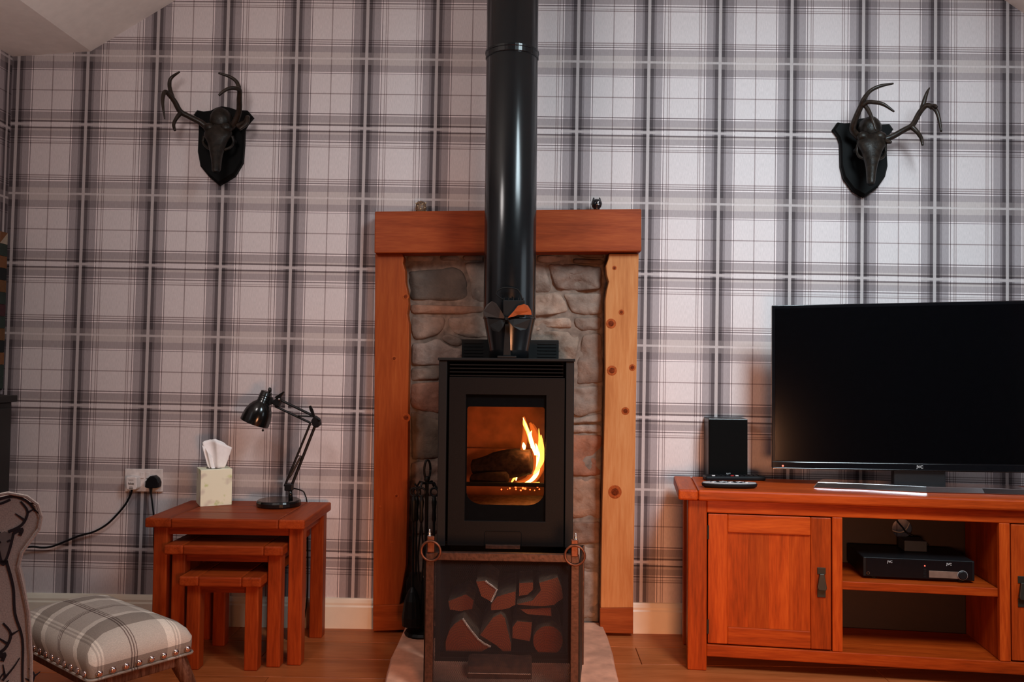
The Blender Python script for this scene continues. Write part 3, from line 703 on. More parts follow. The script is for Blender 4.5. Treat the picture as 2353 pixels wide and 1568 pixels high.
# ---------------------------------------------------------------- fireguard
GY = -0.66
gd = thing('fireguard', 'low bronzed steel mesh fireguard with ring handles in front of the stove', 'fireguard', (0,GY,0.0))
gl, gr = P(988,1400,GY).x, P(1320,1400,GY).x
gzt, gzb = P(1160,1272,GY).z, 0.0
gzt_l, gzt_r = P(990,1270,GY).z, P(1320,1276,GY).z
pwid = 0.0125
MB().box(gl-pwid,gl+pwid*0.9,GY-0.012,GY+0.012,0.0,gzt_l).build('post', rust_m, gd, bevel=0.002)
MB().box(gr-pwid*0.9,gr+pwid,GY-0.012,GY+0.012,0.0,gzt_r).build('post', rust_m, gd, bevel=0.002)
MB().quadbox([(gl,GY-0.01,gzt_l-0.020),(gr,GY-0.01,gzt_r-0.020),(gr,GY-0.01,gzt_r+0.003),(gl,GY-0.01,gzt_l+0.003)],[(gl,GY+0.01,gzt_l-0.020),(gr,GY+0.01,gzt_r-0.020),(gr,GY+0.01,gzt_r+0.003),(gl,GY+0.01,gzt_l+0.003)]).build('top_rail', rust_m, gd, bevel=0.002)
MB().box(gl,gr,GY-0.01,GY+0.01,HZ+0.004,HZ+0.018).build('bottom_rail', rust_m, gd, bevel=0.002)
# woven mesh: two families of fine slanted wires
ms = MB(); mx0, mx1, mz0, mz1 = gl+0.008, gr-0.008, HZ+0.01, gzt_l-0.014
px_, pz_ = 0.0056, 0.0034; slope = pz_/px_; t2 = 0.00046
k = -int((mx1-mx0)/px_)-2
W_ = mx1-mx0; H_ = mz1-mz0
nline = int((H_+slope*W_)/pz_)+1
for fam in (1,-1):
    for q in range(nline):
        c0 = q*pz_ - (slope*W_ if fam == 1 else 0)          # height at the left edge
        xa_, xb_ = 0.0, W_; za = c0; zb_ = c0+fam*slope*W_
        def clip(xv, zv, xo, zo):
            if zv < 0: xv = xo+(xv-xo)*(0-zo)/(zv-zo); zv = 0
            elif zv > H_: xv = xo+(xv-xo)*(H_-zo)/(zv-zo); zv = H_
            return xv, zv
        if (za < 0 and zb_ < 0) or (za > H_ and zb_ > H_): continue
        A = clip(xa_, za, xb_, zb_); B = clip(xb_, zb_, xa_, za)
        if abs(A[0]-B[0]) < 1e-4: continue
        yq = GY+fam*0.0005
        d = Vector((B[0]-A[0],0,B[1]-A[1])).normalized(); nrm = Vector((-d.z,0,d.x))*t2
        a_ = Vector((mx0+A[0],yq,mz0+A[1])); b2 = Vector((mx0+B[0],yq,mz0+B[1])); yv = Vector((0,t2,0))
        ms.quadbox([a_+nrm,a_-yv,a_-nrm,a_+yv],[b2+nrm,b2-yv,b2-nrm,b2+yv])
mo = ms.build('wire_mesh', plain('mesh_wire', (0.022,0.010,0.007), 0.6, spec=0.2), gd); mo['kind'] = 'stuff'
# side wings folded back
for sx_, xg in ((-1,gl-pwid),(1,gr+pwid)):
    xe = xg+sx_*0.022; ye = GY+0.22
    MB().quadbox([(xg,GY,HZ+0.002),(xg+sx_*0.004,GY,HZ+0.002),(xg+sx_*0.004,GY,gzt_l-0.02),(xg,GY,gzt_l-0.02)],[(xe,ye,HZ+0.002),(xe+sx_*0.004,ye,HZ+0.002),(xe+sx_*0.004,ye,gzt_l-0.02),(xe,ye,gzt_l-0.02)]).build('side_wing', black_m, gd)
    MB().box(xe-0.006,xe+0.008,ye-0.006,ye+0.006,HZ,gzt_l-0.02).build('wing_post', rust_m, gd, bevel=0.0015)
# hinge tongues, rings and finials
for (cxp, cyp, rp, fxp, fyp, tpy) in ((990,1267,22,987,1216,1236), (1321,1277,22,1323,1225,1244)):
    c = P(cxp, cyp, GY-0.02); tp = P(cxp-3, tpy, GY-0.016)
    ho = MB(); ho.prism([P(cxp-9,tpy-3,GY-0.014),P(cxp+8,tpy-3,GY-0.014),P(cxp+8,cyp+4,GY-0.014),P(cxp-9,cyp+4,GY-0.014)], (0,0.012,0))
    hk = ho.build('ring_tongue', copper_m, gd, bevel=0.003)
    MB().torus((c.x,c.y,c.z), rp/782, 0.0036, (0.12,1,0.05)).build('ring', copper_m, hk, smooth=True)
    f0 = P(fxp, tpy-3, GY-0.004); f1 = P(fxp, fyp, GY-0.004)
    L = f1.z-f0.z
    MB().lathe((f0.x,f0.y,f0.z-0.004), [(0.006,0),(0.006,0.006),(0.003,0.008),(0.0055,0.012),(0.0025,0.016),(0.0022,L-0.002),(0.001,L+0.004)], 10).build('finial', steel_m, gd, smooth=True)

# ---------------------------------------------------------------- fireside tool set
FY = -0.17
ct = thing('fireside_tool_set', 'black iron fireside tool set standing left of the stove', 'fire tools', (P(972,1445,FY).x,FY,HZ))
bx = P(972,1400,FY).x
MB().lathe((bx,FY,HZ), [(0.062,0),(0.064,0.006),(0.058,0.014),(0.02,0.02),(0.008,0.03)], 20).build('base', black_m, ct)
ptop = P(981,1104,FY)
MB().tube([(bx,FY,HZ+0.02),(ptop.x,FY,0.25),(ptop.x,FY,ptop.z)], 0.0065, 8).build('pole', black_m, ct)
lc = P(982,1080,FY)
lp = [Vector((lc.x+0.010*math.cos(t), FY+0.006*math.cos(t), lc.z+0.034*math.sin(t))) for t in [2*PI*k/20 for k in range(20)]]
MB().tube(lp+[lp[0]], 0.0042, 7).build('loop_handle', black_m, ct, smooth=True)
MB().sphere((ptop.x,FY,ptop.z+0.004), 0.011, 10).build('collar', black_m, ct)
arm = MB(); zc2 = P(980,1118,FY).z
for a in range(4):
    an = PI/4+a*PI/2+0.3; arm.tube([(ptop.x,FY,zc2+0.01),(ptop.x+0.03*math.cos(an),FY+0.03*math.sin(an),zc2+0.014),(ptop.x+0.042*math.cos(an),FY+0.042*math.sin(an),zc2-0.004),(ptop.x+0.05*math.cos(an),FY+0.05*math.sin(an),zc2+0.004)], 0.004, 6)
arm.build('hook_bracket', black_m, ct)
for nm, lab, cxp, off, kind in (('fire_poker','black iron poker hanging nearest the stove on the tool stand',998,-0.03,'p'),('hearth_brush','black long handled hearth brush hanging beside the timber leg',951,-0.035,'b'),('fire_shovel','black fire shovel hanging behind the hearth brush',958,0.045,'s'),('fire_tongs','black fire tongs hanging between poker and brush',969,-0.062,'t')):
    y = FY+off; tp = P(cxp,1122,y); t_ = thing(nm, lab, nm.split('_')[1], (tp.x,y,0.08))
    MB().torus((tp.x,y,tp.z-0.014), 0.014, 0.0036, (0.3,1,0), 18, 6).build('handle_loop', black_m, t_, smooth=True)
    hz0 = tp.z-0.028
    MB().lathe((tp.x,y,hz0-0.09), [(0.004,0),(0.008,0.01),(0.006,0.04),(0.009,0.07),(0.005,0.09)], 10).build('grip', black_m, t_, smooth=True)
    if kind == 'b':
        MB().tube([(tp.x,y,hz0-0.085),(tp.x,y,0.20)], 0.0045, 7).build('shaft', black_m, t_)
        MB().lathe((tp.x,y,0.075), [(0.034,0),(0.036,0.03),(0.028,0.085),(0.016,0.115),(0.006,0.13)], 14).build('bristle_head', black_m, t_)
    elif kind == 's':
        MB().tube([(tp.x,y,hz0-0.085),(tp.x,y,0.23)], 0.0042, 7).build('shaft', black_m, t_)
        MB().prism([(tp.x-0.03,y,0.085),(tp.x+0.03,y,0.085),(tp.x+0.034,y,0.2),(tp.x+0.018,y,0.235),(tp.x-0.018,y,0.235),(tp.x-0.034,y,0.2)], (0,0.006,0)).build('blade', black_m, t_, bevel=0.002)
    elif kind == 'p':
        MB().tube([(tp.x,y,hz0-0.085),(tp.x,y,0.12),(tp.x+0.004,y,0.09)], [0.0045,0.0045,0.002], 7).build('shaft', black_m, t_)
        MB().tube([(tp.x,y,0.13),(tp.x+0.016,y,0.12),(tp.x+0.022,y,0.132)], [0.004,0.0035,0.001], 6).build('hook', black_m, t_)
    else:
        for s_ in (-1,1): MB().tube([(tp.x,y,hz0-0.085),(tp.x+s_*0.010,y,0.32),(tp.x+s_*0.006,y,0.25),(tp.x+s_*0.002,y,0.225)], 0.0036, 6).build('tong_arm', black_m, t_)

# ---------------------------------------------------------------- stove fan on the stove top
fan = thing('stove_fan', 'small black stove top fan with wide blades in front of the flue', 'fan', (P(1165,826,-0.41).x,-0.395,zt+0.009))
FA = -0.430
def FQ(px, py, y=FA): return P(px, py, y)
bz = zt+0.0095; fcx = FQ(1165,800).x
MB().box(fcx-0.030,fcx+0.030,FA-0.018,FA+0.03,bz,bz+0.007).build('foot', black_m, fan, bevel=0.002)
MB().prism([(fcx-0.012,FA,bz+0.007),(fcx+0.012,FA,bz+0.007),(fcx+0.007,FA,FQ(1165,745).z),(fcx-0.007,FA,FQ(1165,745).z)], (0,0.012,0)).build('column', black_m, fan, bevel=0.001)
hc = FQ(1164,734)
MB().box(FQ(1156,700).x,FQ(1206,700).x,FA,FA+0.03,FQ(1160,728).z,FQ(1160,690).z).build('heat_sink', black_m, fan, bevel=0.002)
for k in range(5):
    xx = FQ(1158+k*11,700).x; MB().box(xx-0.0012,xx+0.0012,FA+0.004,FA+0.034,FQ(1160,726).z,FQ(1160,684).z).build('cooling_fin', black_m, fan)
hp_ = [FQ(1136,672),FQ(1145,666),FQ(1165,662),FQ(1185,664),FQ(1193,670)]
MB().tube(smoothpath([FQ(1158,690,FA+0.02),FQ(1140,676,FA+0.02),FQ(1150,664,FA+0.02),FQ(1168,661,FA+0.02),FQ(1188,665,FA+0.02),FQ(1196,676,FA+0.02),FQ(1200,690,FA+0.02)],4), 0.0022, 6).build('carry_handle', black_m, fan)
MB().lathe((hc.x,FA-0.03,hc.z), [(0.004,-0.004),(0.007,0),(0.007,0.03)], 12, (0,1,0)).build('hub', black_m, fan)
def blade(pix, mat, tw):
    p = [FQ(a, b_, FA-0.024+dy) for (a, b_), dy in zip(pix, tw)]
    MB().prism(p, (0,0.0014,0)).build('blade', mat, fan, bevel=0.0004, seg=1)
blade_m = plain('fan_blade_brown', (0.030,0.021,0.018), 0.4, metal=0.4); blade_refl = plain('fan_blade_orange_refl', (0.30,0.062,0.012), 0.5, metal=0.3)  # orange reflection put into the colour of one black blade
blade([(1162,733),(1146,731),(1113,728),(1111,715),(1117,702),(1130,692),(1140,697),(1150,712)], blade_m, [0,0,0.008,0.01,0.01,0.004,0,-0.004])
blade([(1166,731),(1180,728),(1190,724),(1222,724),(1220,714),(1213,702),(1204,699),(1190,703),(1180,716)], blade_refl, [0,0,0.003,0.006,0.004,0,-0.004,-0.006,-0.003])
blade([(1162,736),(1150,735),(1122,733),(1124,748),(1132,760),(1146,764),(1156,752)], black_m, [0,0,0.006,0.008,0.006,0,-0.004])
blade([(1167,736),(1182,733),(1220,733),(1218,746),(1210,757),(1196,760),(1178,750)], black_m, [0,0,0.006,0.008,0.006,0,-0.003])

# ---------------------------------------------------------------- ornaments on the beam
mz = P(967,484,yb).z
a = P(967,472,-0.05)
hg = thing('ornament', 'small rounded speckled brown ornament at the left of the mantel beam', 'ornament', (a.x,-0.05,P(967,485,-0.06).z))
zb0 = P(967,486,-0.085).z
MB().lathe((a.x,-0.05,zb0), [(0.016,0),(0.019,0.006),(0.020,0.02),(0.018,0.034),(0.012,0.042),(0.003,0.0445)], 16).build('body', brown_m, hg, smooth=True)
nub = MB()
for k in range(14):
    an = k*2.4; zz = 0.008+0.0022*k; nub.sphere((a.x+0.019*math.cos(an),-0.05+0.019*math.sin(an),zb0+zz), 0.0032, 6)
nub.build('carved_knobs', plain('pale_carving', (0.42,0.30,0.17), 0.5), hg)
b2_ = P(1371,466,-0.05); zb1 = P(1371,480,-0.085).z
og = thing('ornament', 'small glossy black ornament with pointed ears at the right of the mantel beam', 'ornament', (b2_.x,-0.05,zb1))
MB().lathe((b2_.x,-0.05,zb1), [(0.012,0),(0.011,0.006),(0.017,0.014),(0.0205,0.024),(0.018,0.034),(0.010,0.041),(0.002,0.043)], 18).build('body', blackglass_m, og, smooth=True)
for s_ in (-1,1): MB().lathe((b2_.x+s_*0.011,-0.052,zb1+0.034), [(0.0055,0),(0.004,0.008),(0.0006,0.015)], 8).build('ear', blackglass_m, og, smooth=True)
MB().tube([(b2_.x+0.006,-0.0705,zb1+0.030),(b2_.x+0.003,-0.0712,zb1+0.024),(b2_.x+0.004,-0.0708,zb1+0.017)], 0.0016, 6).build('white_marking', white_m, og)

# ---------------------------------------------------------------- mounted antler skulls
def mount(label, shield, skull, antlers, sockets, teeth=None):
    pts = [P(a, b_, -0.024) for a, b_ in shield]
    c = sum(pts, Vector((0,0,0)))/len(pts)
    t = thing('antler_mount', label, 'wall trophy', (c.x,0,c.z), group='mounted antler skulls')
    mb = MB(); rs = []
    for k, y in ((1.0,-0.001),(1.0,-0.016),(0.94,-0.024)):
        rs.append([Vector((c.x+(p.x-c.x)*k, y, c.z+(p.z-c.z)*k)) for p in pts])
    mb.rings(rs).build('shield', shield_m, t)
    dome = skull[0]; q = P(dome[0], dome[1], dome[2])
    rs = []
    for a, b_, y, rx, ry in skull[1:]:
        q2 = P(a, b_, y); rs.append([q2+Vector((rx*math.cos(2*PI*k/20), ry*math.sin(2*PI*k/20)*(0.8 if math.sin(2*PI*k/20) > 0 else 1.0), 0.004*math.sin(2*PI*k/20))) for k in range(20)])
    sk = MB().rings(rs).build('skull', skull_m, t, smooth=True, sub=1)
    bm_ = MB(); bm_.sphere(q, dome[3], 20, (1.0,0.9,1.12))
    for v in bm_.bm.verts: v.co += (v.co-q).normalized()*0.004*noise.noise(v.co*60)
    bm_.build('braincase', skull_m, sk, smooth=True)
    for s_ in (-1,1):
        br_ = skull[3]; qb = P(br_[0], br_[1], br_[2]); MB().sphere(qb+Vector((s_*0.030,-0.006,0.012)), 0.021, 14, (1.1,0.9,0.9)).build('antler_base', skull_m, sk, smooth=True)
    for path in sockets:                     # cheekbones standing off the face, with a dark ball painting the eye socket's shade
        pp = smoothpath([P(*p[:3]) for p in path], 5); MB().tube(pp, lerp_list([p[3] for p in path], len(pp)), 8).build('cheekbone', skull_m, sk, smooth=True)
        c_ = P(*path[1][:3]); MB().sphere(c_+Vector((0,0.012,0.004)), 0.009, 10).build('eye_hollow', dark_m, sk)
    e_ = skull[-1]; MB().sphere(P(e_[0], e_[1], e_[2]-0.002), e_[3]*0.85, 10, (1,0.8,0.5)).build('nasal_opening', dark_m, sk)  # dark ball paints the shade inside the nose opening
    for path in antlers:
        pp = [P(a, b_, y) for a, b_, y, r_ in path]; rr = [r_ for *_, r_ in path]
        sp2 = smoothpath(pp, 5); MB().tube(sp2, lerp_list(rr, len(sp2)), 10).build('antler', antler_m, t, smooth=True)
    return t
shL = [(508,242.7),(495,246),(482,252.6),(466,254.5),(450.7,251.6),(443,262.5),(450,273),(454.7,283),(454.2,308),(452.5,347.5),(458.6,381),(478.4,404.9),(502,424.6),(537.7,403),(555.5,373),(559.5,328),(560,295),(568,282),(580,268),(567,252.6),(541.7,251),(525,245.5)]
skL = [(508,277,-0.054,0.041),(506,284,-0.062,0.024,0.026),(504,294,-0.070,0.042,0.032),(502,303,-0.078,0.051,0.034),(501,311,-0.084,0.053,0.033),(500,319,-0.088,0.045,0.032),(499,328,-0.093,0.034,0.030),(499,340,-0.101,0.029,0.029),(498,352,-0.110,0.0235,0.027),(498,366,-0.121,0.0185,0.024),(498,382,-0.132,0.016,0.021),(497,391,-0.139,0.0155,0.019),(497,396,-0.143,0.013,0.014)]
aL = [[(484,300,-0.06,0.013),(462,282,-0.07,0.0115),(433,267,-0.09,0.010),(414,256,-0.105,0.010),(401,233,-0.125,0.0095),(386,215,-0.15,0.0085),(378,212,-0.165,0.0075),(374,226,-0.18,0.0068),(374.5,245,-0.19,0.005),(378.6,274,-0.195,0.002)],
      [(396,224,-0.13,0.0085),(391,206,-0.125,0.0075),(389.4,190,-0.12,0.0068),(395,177.5,-0.12,0.006),(413,165,-0.125,0.003)],
      [(415,260,-0.105,0.009),(406,271,-0.12,0.007),(399,286,-0.135,0.006),(402,300,-0.145,0.0045)],
      [(522,300,-0.06,0.013),(538,284,-0.075,0.012),(549,257,-0.095,0.0105),(550,228,-0.12,0.010),(550,207,-0.145,0.009),(541,203,-0.165,0.0072),(526,203.5,-0.18,0.0065),(512,211,-0.19,0.0058),(503,219.5,-0.195,0.004)],
      [(551,213,-0.135,0.009),(548,198,-0.135,0.0075),(541.7,186,-0.135,0.0068),(527,176,-0.14,0.006),(502,168,-0.15,0.0035)],
      [(545,290,-0.075,0.011),(562,282,-0.085,0.009),(569,270,-0.10,0.0085),(566,285,-0.115,0.007),(550,298,-0.125,0.0045)]]
mount('dark antlered skull on a black shield, on the dim wall above the lamp table', shL, skL, aL, [[(470,313,-0.080,0.007),(467,326,-0.080,0.0045),(474,337,-0.090,0.005),(486,345,-0.101,0.005)],[(533,313,-0.080,0.007),(536,326,-0.080,0.0045),(530,338,-0.090,0.005),(514,345,-0.101,0.005)]])
shR = [(1915.6,296),(1927,279.6),(1942,282),(1957,280.6),(1978.8,271),(1990.7,270),(2010,277),(2028,284.5),(2046,283.5),(2055,296),(2041,316),(2040,348),(2041.7,381),(2036,405),(2018,431),(1987.7,452.5),(1963,438.7),(1941,409),(1933.8,381),(1932.4,328),(1927.4,312)]
skR = [(1999,297,-0.054,0.041),(2000,304,-0.064,0.024,0.026),(2000,314,-0.071,0.042,0.032),(2001,323,-0.078,0.051,0.034),(2002,331,-0.084,0.053,0.033),(2002,340,-0.088,0.046,0.032),(2002,350,-0.094,0.036,0.030),(2002,360,-0.100,0.032,0.029),(2002,369,-0.107,0.0255,0.027),(2002,382,-0.117,0.0195,0.024),(2001,402,-0.131,0.0155,0.020),(2001,417,-0.139,0.0145,0.018),(2001,424,-0.143,0.012,0.013)]
aR = [[(1982,322,-0.06,0.013),(1966,308,-0.07,0.012),(1959,295,-0.085,0.0115),(1967,270,-0.105,0.0105),(1978,245,-0.125,0.010),(1984,230,-0.14,0.009),(1998.6,210,-0.155,0.007),(2022,198,-0.165,0.0065),(2053,192,-0.17,0.003)],
      [(1981,241,-0.13,0.0095),(1994,235,-0.14,0.008),(2008,235,-0.155,0.0075),(2030,240,-0.17,0.0065),(2055,257,-0.18,0.003)],
      [(1985,240,-0.125,0.008),(1995,253,-0.135,0.0075),(2004.5,275,-0.15,0.006),(2013,300,-0.16,0.0025)],
      [(2020,322,-0.06,0.013),(2044,317,-0.07,0.0115),(2077,299,-0.09,0.010),(2097,287,-0.105,0.010),(2113,259,-0.125,0.0095),(2128,243,-0.14,0.0095),(2142,246,-0.155,0.008),(2152,256,-0.165,0.007),(2158,275,-0.17,0.006),(2163,303,-0.175,0.003)],
      [(2118,252,-0.13,0.009),(2125,228,-0.13,0.0075),(2130,213,-0.13,0.0055),(2136,201.5,-0.13,0.002)],
      [(2095,292,-0.105,0.0095),(2108,304,-0.115,0.0075),(2117,318,-0.13,0.0065),(2120,334,-0.14,0.004)],
      [(2138,248,-0.15,0.008),(2147,243,-0.165,0.007),(2152,247,-0.175,0.005)],
      [(2030,322,-0.075,0.009),(2040,326,-0.09,0.008),(2048,327,-0.10,0.005)]]
mount('dark antlered skull on a black shield, on the bright wall above the television', shR, skR, aR, [[(1972,333,-0.080,0.007),(1969,347,-0.080,0.0045),(1975,360,-0.090,0.0055),(1989,366,-0.102,0.005)],[(2033,333,-0.080,0.007),(2035,347,-0.080,0.0045),(2028,362,-0.090,0.0055),(2015,367,-0.102,0.005)]])

# ---------------------------------------------------------------- nest of three tables
def nest_table(label, tx0, tx1, ty0, ty1, zt_, lx0, lx1, lw, apron, parts_back=True):
    t = thing('nesting_table', label, 'table', ((tx0+tx1)/2,(ty0+ty1)/2,0), group='nest of three oak tables')
    th_ = 0.031; bw = 0.085 if tx1-tx0 > 0.4 else 0.062
    MB().box(tx0,tx0+bw,ty0,ty1,zt_-th_,zt_).build('breadboard_end', nestw['y'], t, bevel=0.006, seg=3)
    MB().box(tx1-bw,tx1,ty0,ty1,zt_-th_,zt_).build('breadboard_end', nestw['y'], t, bevel=0.006, seg=3)
    n = 3; yy_ = [ty0+(ty1-ty0)*k/n for k in range(n+1)]
    for k in range(n): MB().box(tx0+bw,tx1-bw,yy_[k],yy_[k+1],zt_-th_,zt_).build('top_board', nestw['x'], t, bevel=0.003 if k else 0.005, seg=2)
    ly0, ly1 = ty0+0.022, ty1-0.022
    for xa_, xb_ in ((lx0,lx0+lw),(lx1-lw,lx1)):
        for ya_, yb_ in ((ly0,ly0+lw),(ly1-lw,ly1)): MB().box(xa_,xb_,ya_,yb_,0,zt_-th_).build('leg', nestw['z'], t, bevel=0.004)
    za, zb2 = zt_-th_-apron, zt_-th_
    # the inner tables slide in from the front, so the front rail is shallow
    MB().box(lx0+lw,lx1-lw,ly0+0.012,ly0+0.03,za,zb2).build('apron', nestw['x'], t)
    MB().box(lx0+lw,lx1-lw,ly1-0.03,ly1-0.012,za,zb2).build('apron', nestw['x'], t)
    for xa_ in (lx0+0.012,lx1-0.03): MB().box(xa_,xa_+0.018,ly0+lw,ly1-lw,za,zb2).build('apron', nestw['y'], t)
    return t
nest_table('largest table of the nest, carrying the lamp and the tissue box', -1.156,-0.640,-0.420,-0.060,0.468,-1.136,-0.650,0.046,0.026)
nest_table('middle table of the nest, tucked under the largest one', -1.084,-0.702,-0.440,-0.100,0.387,-1.066,-0.712,0.044,0.026)
nest_table('smallest table of the nest, in front beside the footstool', -1.019,-0.759,-0.474,-0.165,0.297,-1.002,-0.773,0.043,0.026)

# ---------------------------------------------------------------- tissue box
TZ = 0.468
tb = thing('tissue_box', 'cube tissue box with pale green floral print and a white tissue', 'tissue box', (G(495,1161,TZ).x+0.0,-0.15,TZ))
p0, p1, p2 = G(460,1165.4,TZ), G(532.5,1160.5,TZ), G(444,1158.5,TZ)
ex = (p1-p0).normalized(); wdt = (p1-p0).length; ey = Vector((-ex.y,ex.x,0)); hgt = P(460,1081,p0.y).z-TZ
fr4 = [p0, p1, p1+ey*0.1, p0+ey*0.1]
def floral():
    mt, nt, b = newmat('floral_card'); tc = N(nt, 'ShaderNodeTexCoord')
    n1 = N(nt, 'ShaderNodeTexNoise', i_Scale=26.0, i_Detail=3.0); n2 = N(nt, 'ShaderNodeTexNoise', i_Scale=17.0, i_Detail=2.0)
    mp = N(nt, 'ShaderNodeMapping'); mp.inputs['Location'].default_value = (3,5,1)
    nt.links.new(tc.outputs['Object'], n1.inputs['Vector']); nt.links.new(tc.outputs['Object'], mp.inputs[0]); nt.links.new(mp.outputs[0], n2.inputs['Vector'])
    r1 = ramp(nt, [(0.60,(0.86,0.86,0.66)),(0.68,(0.60,0.68,0.32))]); r2 = ramp(nt, [(0.60,(1,1,1)),(0.70,(0.75,0.68,0.72))])
    nt.links.new(n1.outputs['Fac'], r1.inputs[0]); nt.links.new(n2.outputs['Fac'], r2.inputs[0])
    mx = N(nt, 'ShaderNodeMix', data_type='RGBA', blend_type='MULTIPLY'); mx.inputs[0].default_value = 1
    nt.links.new(r1.outputs[0], mx.inputs[6]); nt.links.new(r2.outputs[0], mx.inputs[7]); nt.links.new(mx.outputs[2], b.inputs['Base Color'])
    b.inputs['Roughness'].default_value = 0.55; return mt
MB().quadbox(fr4, [p+Vector((0,0,hgt)) for p in fr4]).build('carton', floral(), tb, bevel=0.0015)
tcx = (p0+p1)/2+ey*0.05; zt2 = TZ+hgt
MB().lathe((tcx.x,tcx.y,zt2), [(0.028,0),(0.028,0.0006)], 24).build('opening_slot', dark_m, tb)
def TQ(a, b_, dy=0.0): return P(a, b_, tcx.y+dy)
def sheet(bottom, top, dy, amp, ph):
    mb = MB(); nu_, nv_ = 22, 10; gr_ = []
    tp_ = lerp_list([q[0] for q in top], nu_+1); tq_ = lerp_list([q[1] for q in top], nu_+1)
    bt_ = lerp_list([q[0] for q in bottom], nu_+1); bq_ = lerp_list([q[1] for q in bottom], nu_+1)
    for i in range(nu_+1):
        col = []
        for j in range(nv_+1):
            t = j/nv_; q = TQ(bt_[i]+(tp_[i]-bt_[i])*t**0.8, bq_[i]+(tq_[i]-bq_[i])*t)
            y = dy+amp*(0.35+0.65*t)*math.sin(i/nu_*11+ph+t*0.8)+0.006*math.sin(i/nu_*PI)
            col.append(mb.bm.verts.new((q.x, q.y-y, max(q.z, zt2+0.0008))))
        gr_.append(col)
    for i in range(nu_):
        for j in range(nv_): mb.bm.faces.new((gr_[i][j],gr_[i+1][j],gr_[i+1][j+1],gr_[i][j+1]))
    o = mb.build('tissue', tissue_m, tb, smooth=True); so_ = o.modifiers.new('thick', 'SOLIDIFY'); so_.thickness = 0.0008; return o
sheet([(486,1081),(513,1081)], [(467,1018),(472,1013),(484,1010),(496,1012),(505,1016),(518,1022),(533,1029)], 0.004, 0.007, 0.4)
sheet([(488,1079),(510,1079)], [(469,1024),(480,1012),(495,1009),(512,1018),(531,1034)], -0.010, 0.006, 2.1)
sheet([(484,1081),(498,1081)], [(468,1022),(476,1030),(486,1042),(494,1058)], 0.012, 0.004, 1.0)

# ---------------------------------------------------------------- desk lamp
lb = (G(590,1159,TZ+0.006)+G(691,1159,TZ+0.006))/2; LY = lb.y
la = thing('desk_lamp', 'black angle-arm desk lamp bent over the tissue box', 'lamp', (lb.x,lb.y,TZ))
rb = (G(691,1159,TZ+0.006)-G(590,1159,TZ+0.006)).length/2
MB().lathe((lb.x,lb.y,TZ+0.0008), [(rb*0.97,0),(rb,0.004),(rb,0.014),(rb*0.96,0.020),(rb*0.9,0.022),(0.0005,0.022)], 40).build('base', blackgloss_m, la)
def LQ(a, b_, dy=0.0): return P(a, b_, LY+dy)
MB().tube([LQ(668,1150),LQ(667,1124)], [0.008,0.007], 12).build('stem', blackgloss_m, la, smooth=True)
MB().box(LQ(655,1110).x,LQ(674,1110).x,LY-0.010,LY+0.010,LQ(660,1128).z,LQ(660,1112).z).build('lower_joint', plas_m, la, bevel=0.003)
def bar(name, a, b_, r_=0.0042, dy=0.0): return MB().tube([LQ(*a,dy),LQ(*b_,dy)], r_, 8).build(name, plas_m, la)
bar('lower_arm', (654,1118), (713,974), 0.0042, -0.004); bar('lower_arm', (668,1122), (724,979), 0.0052, 0.004)
MB().tube([LQ(664,1100,-0.008),LQ(668,1093,-0.008),LQ(690,1052,-0.008),LQ(692,1048,-0.008)], [0.0015,0.004,0.004,0.0015], 8).build('spring', plain('dark_spring', (0.05,0.045,0.04), 0.4, metal=0.6), la)
bar('cross_pin', (682,1048), (696,1049), 0.002)
MB().prism([LQ(714,968,-0.012),LQ(722,955,-0.012),LQ(733,963,-0.012),LQ(736,977,-0.012),LQ(727,984,-0.012),LQ(718,980,-0.012)], (0,0.024,0)).build('elbow', plas_m, la, bevel=0.003)
MB().sphere(LQ(733,965,-0.012), 0.006, 8).build('elbow_bolt', plas_m, la)
bar('upper_arm', (722,957), (643,919), 0.0046, 0.0); bar('upper_arm', (715,973), (632,934), 0.0042, 0.0)
bar('spring_strut', (724,958), (684,956), 0.003, -0.006)
MB().prism([LQ(709,934,-0.012),LQ(714,932,-0.012),LQ(719,942,-0.012),LQ(724,958,-0.012),LQ(719,959,-0.012),LQ(711,943,-0.012)], (0,0.008,0)).build('wing_knob', blackgloss_m, la, bevel=0.002)
MB().prism([LQ(622,924,-0.010),LQ(634,916,-0.010),LQ(645,913,-0.010),LQ(647,921,-0.010),LQ(640,936,-0.010),LQ(628,932,-0.010)], (0,0.020,0)).build('head_joint', plas_m, la, bevel=0.003)
MB().sphere(LQ(641,918,-0.012), 0.0045, 8).build('joint_bolt', steel_m, la)
MB().prism([LQ(630,913,-0.014),LQ(644,904,-0.014),LQ(652,899,-0.014),LQ(654,902,-0.014),LQ(646,913,-0.014),LQ(634,917,-0.014)], (0,0.007,0)).build('wing_knob', blackgloss_m, la, bevel=0.002)
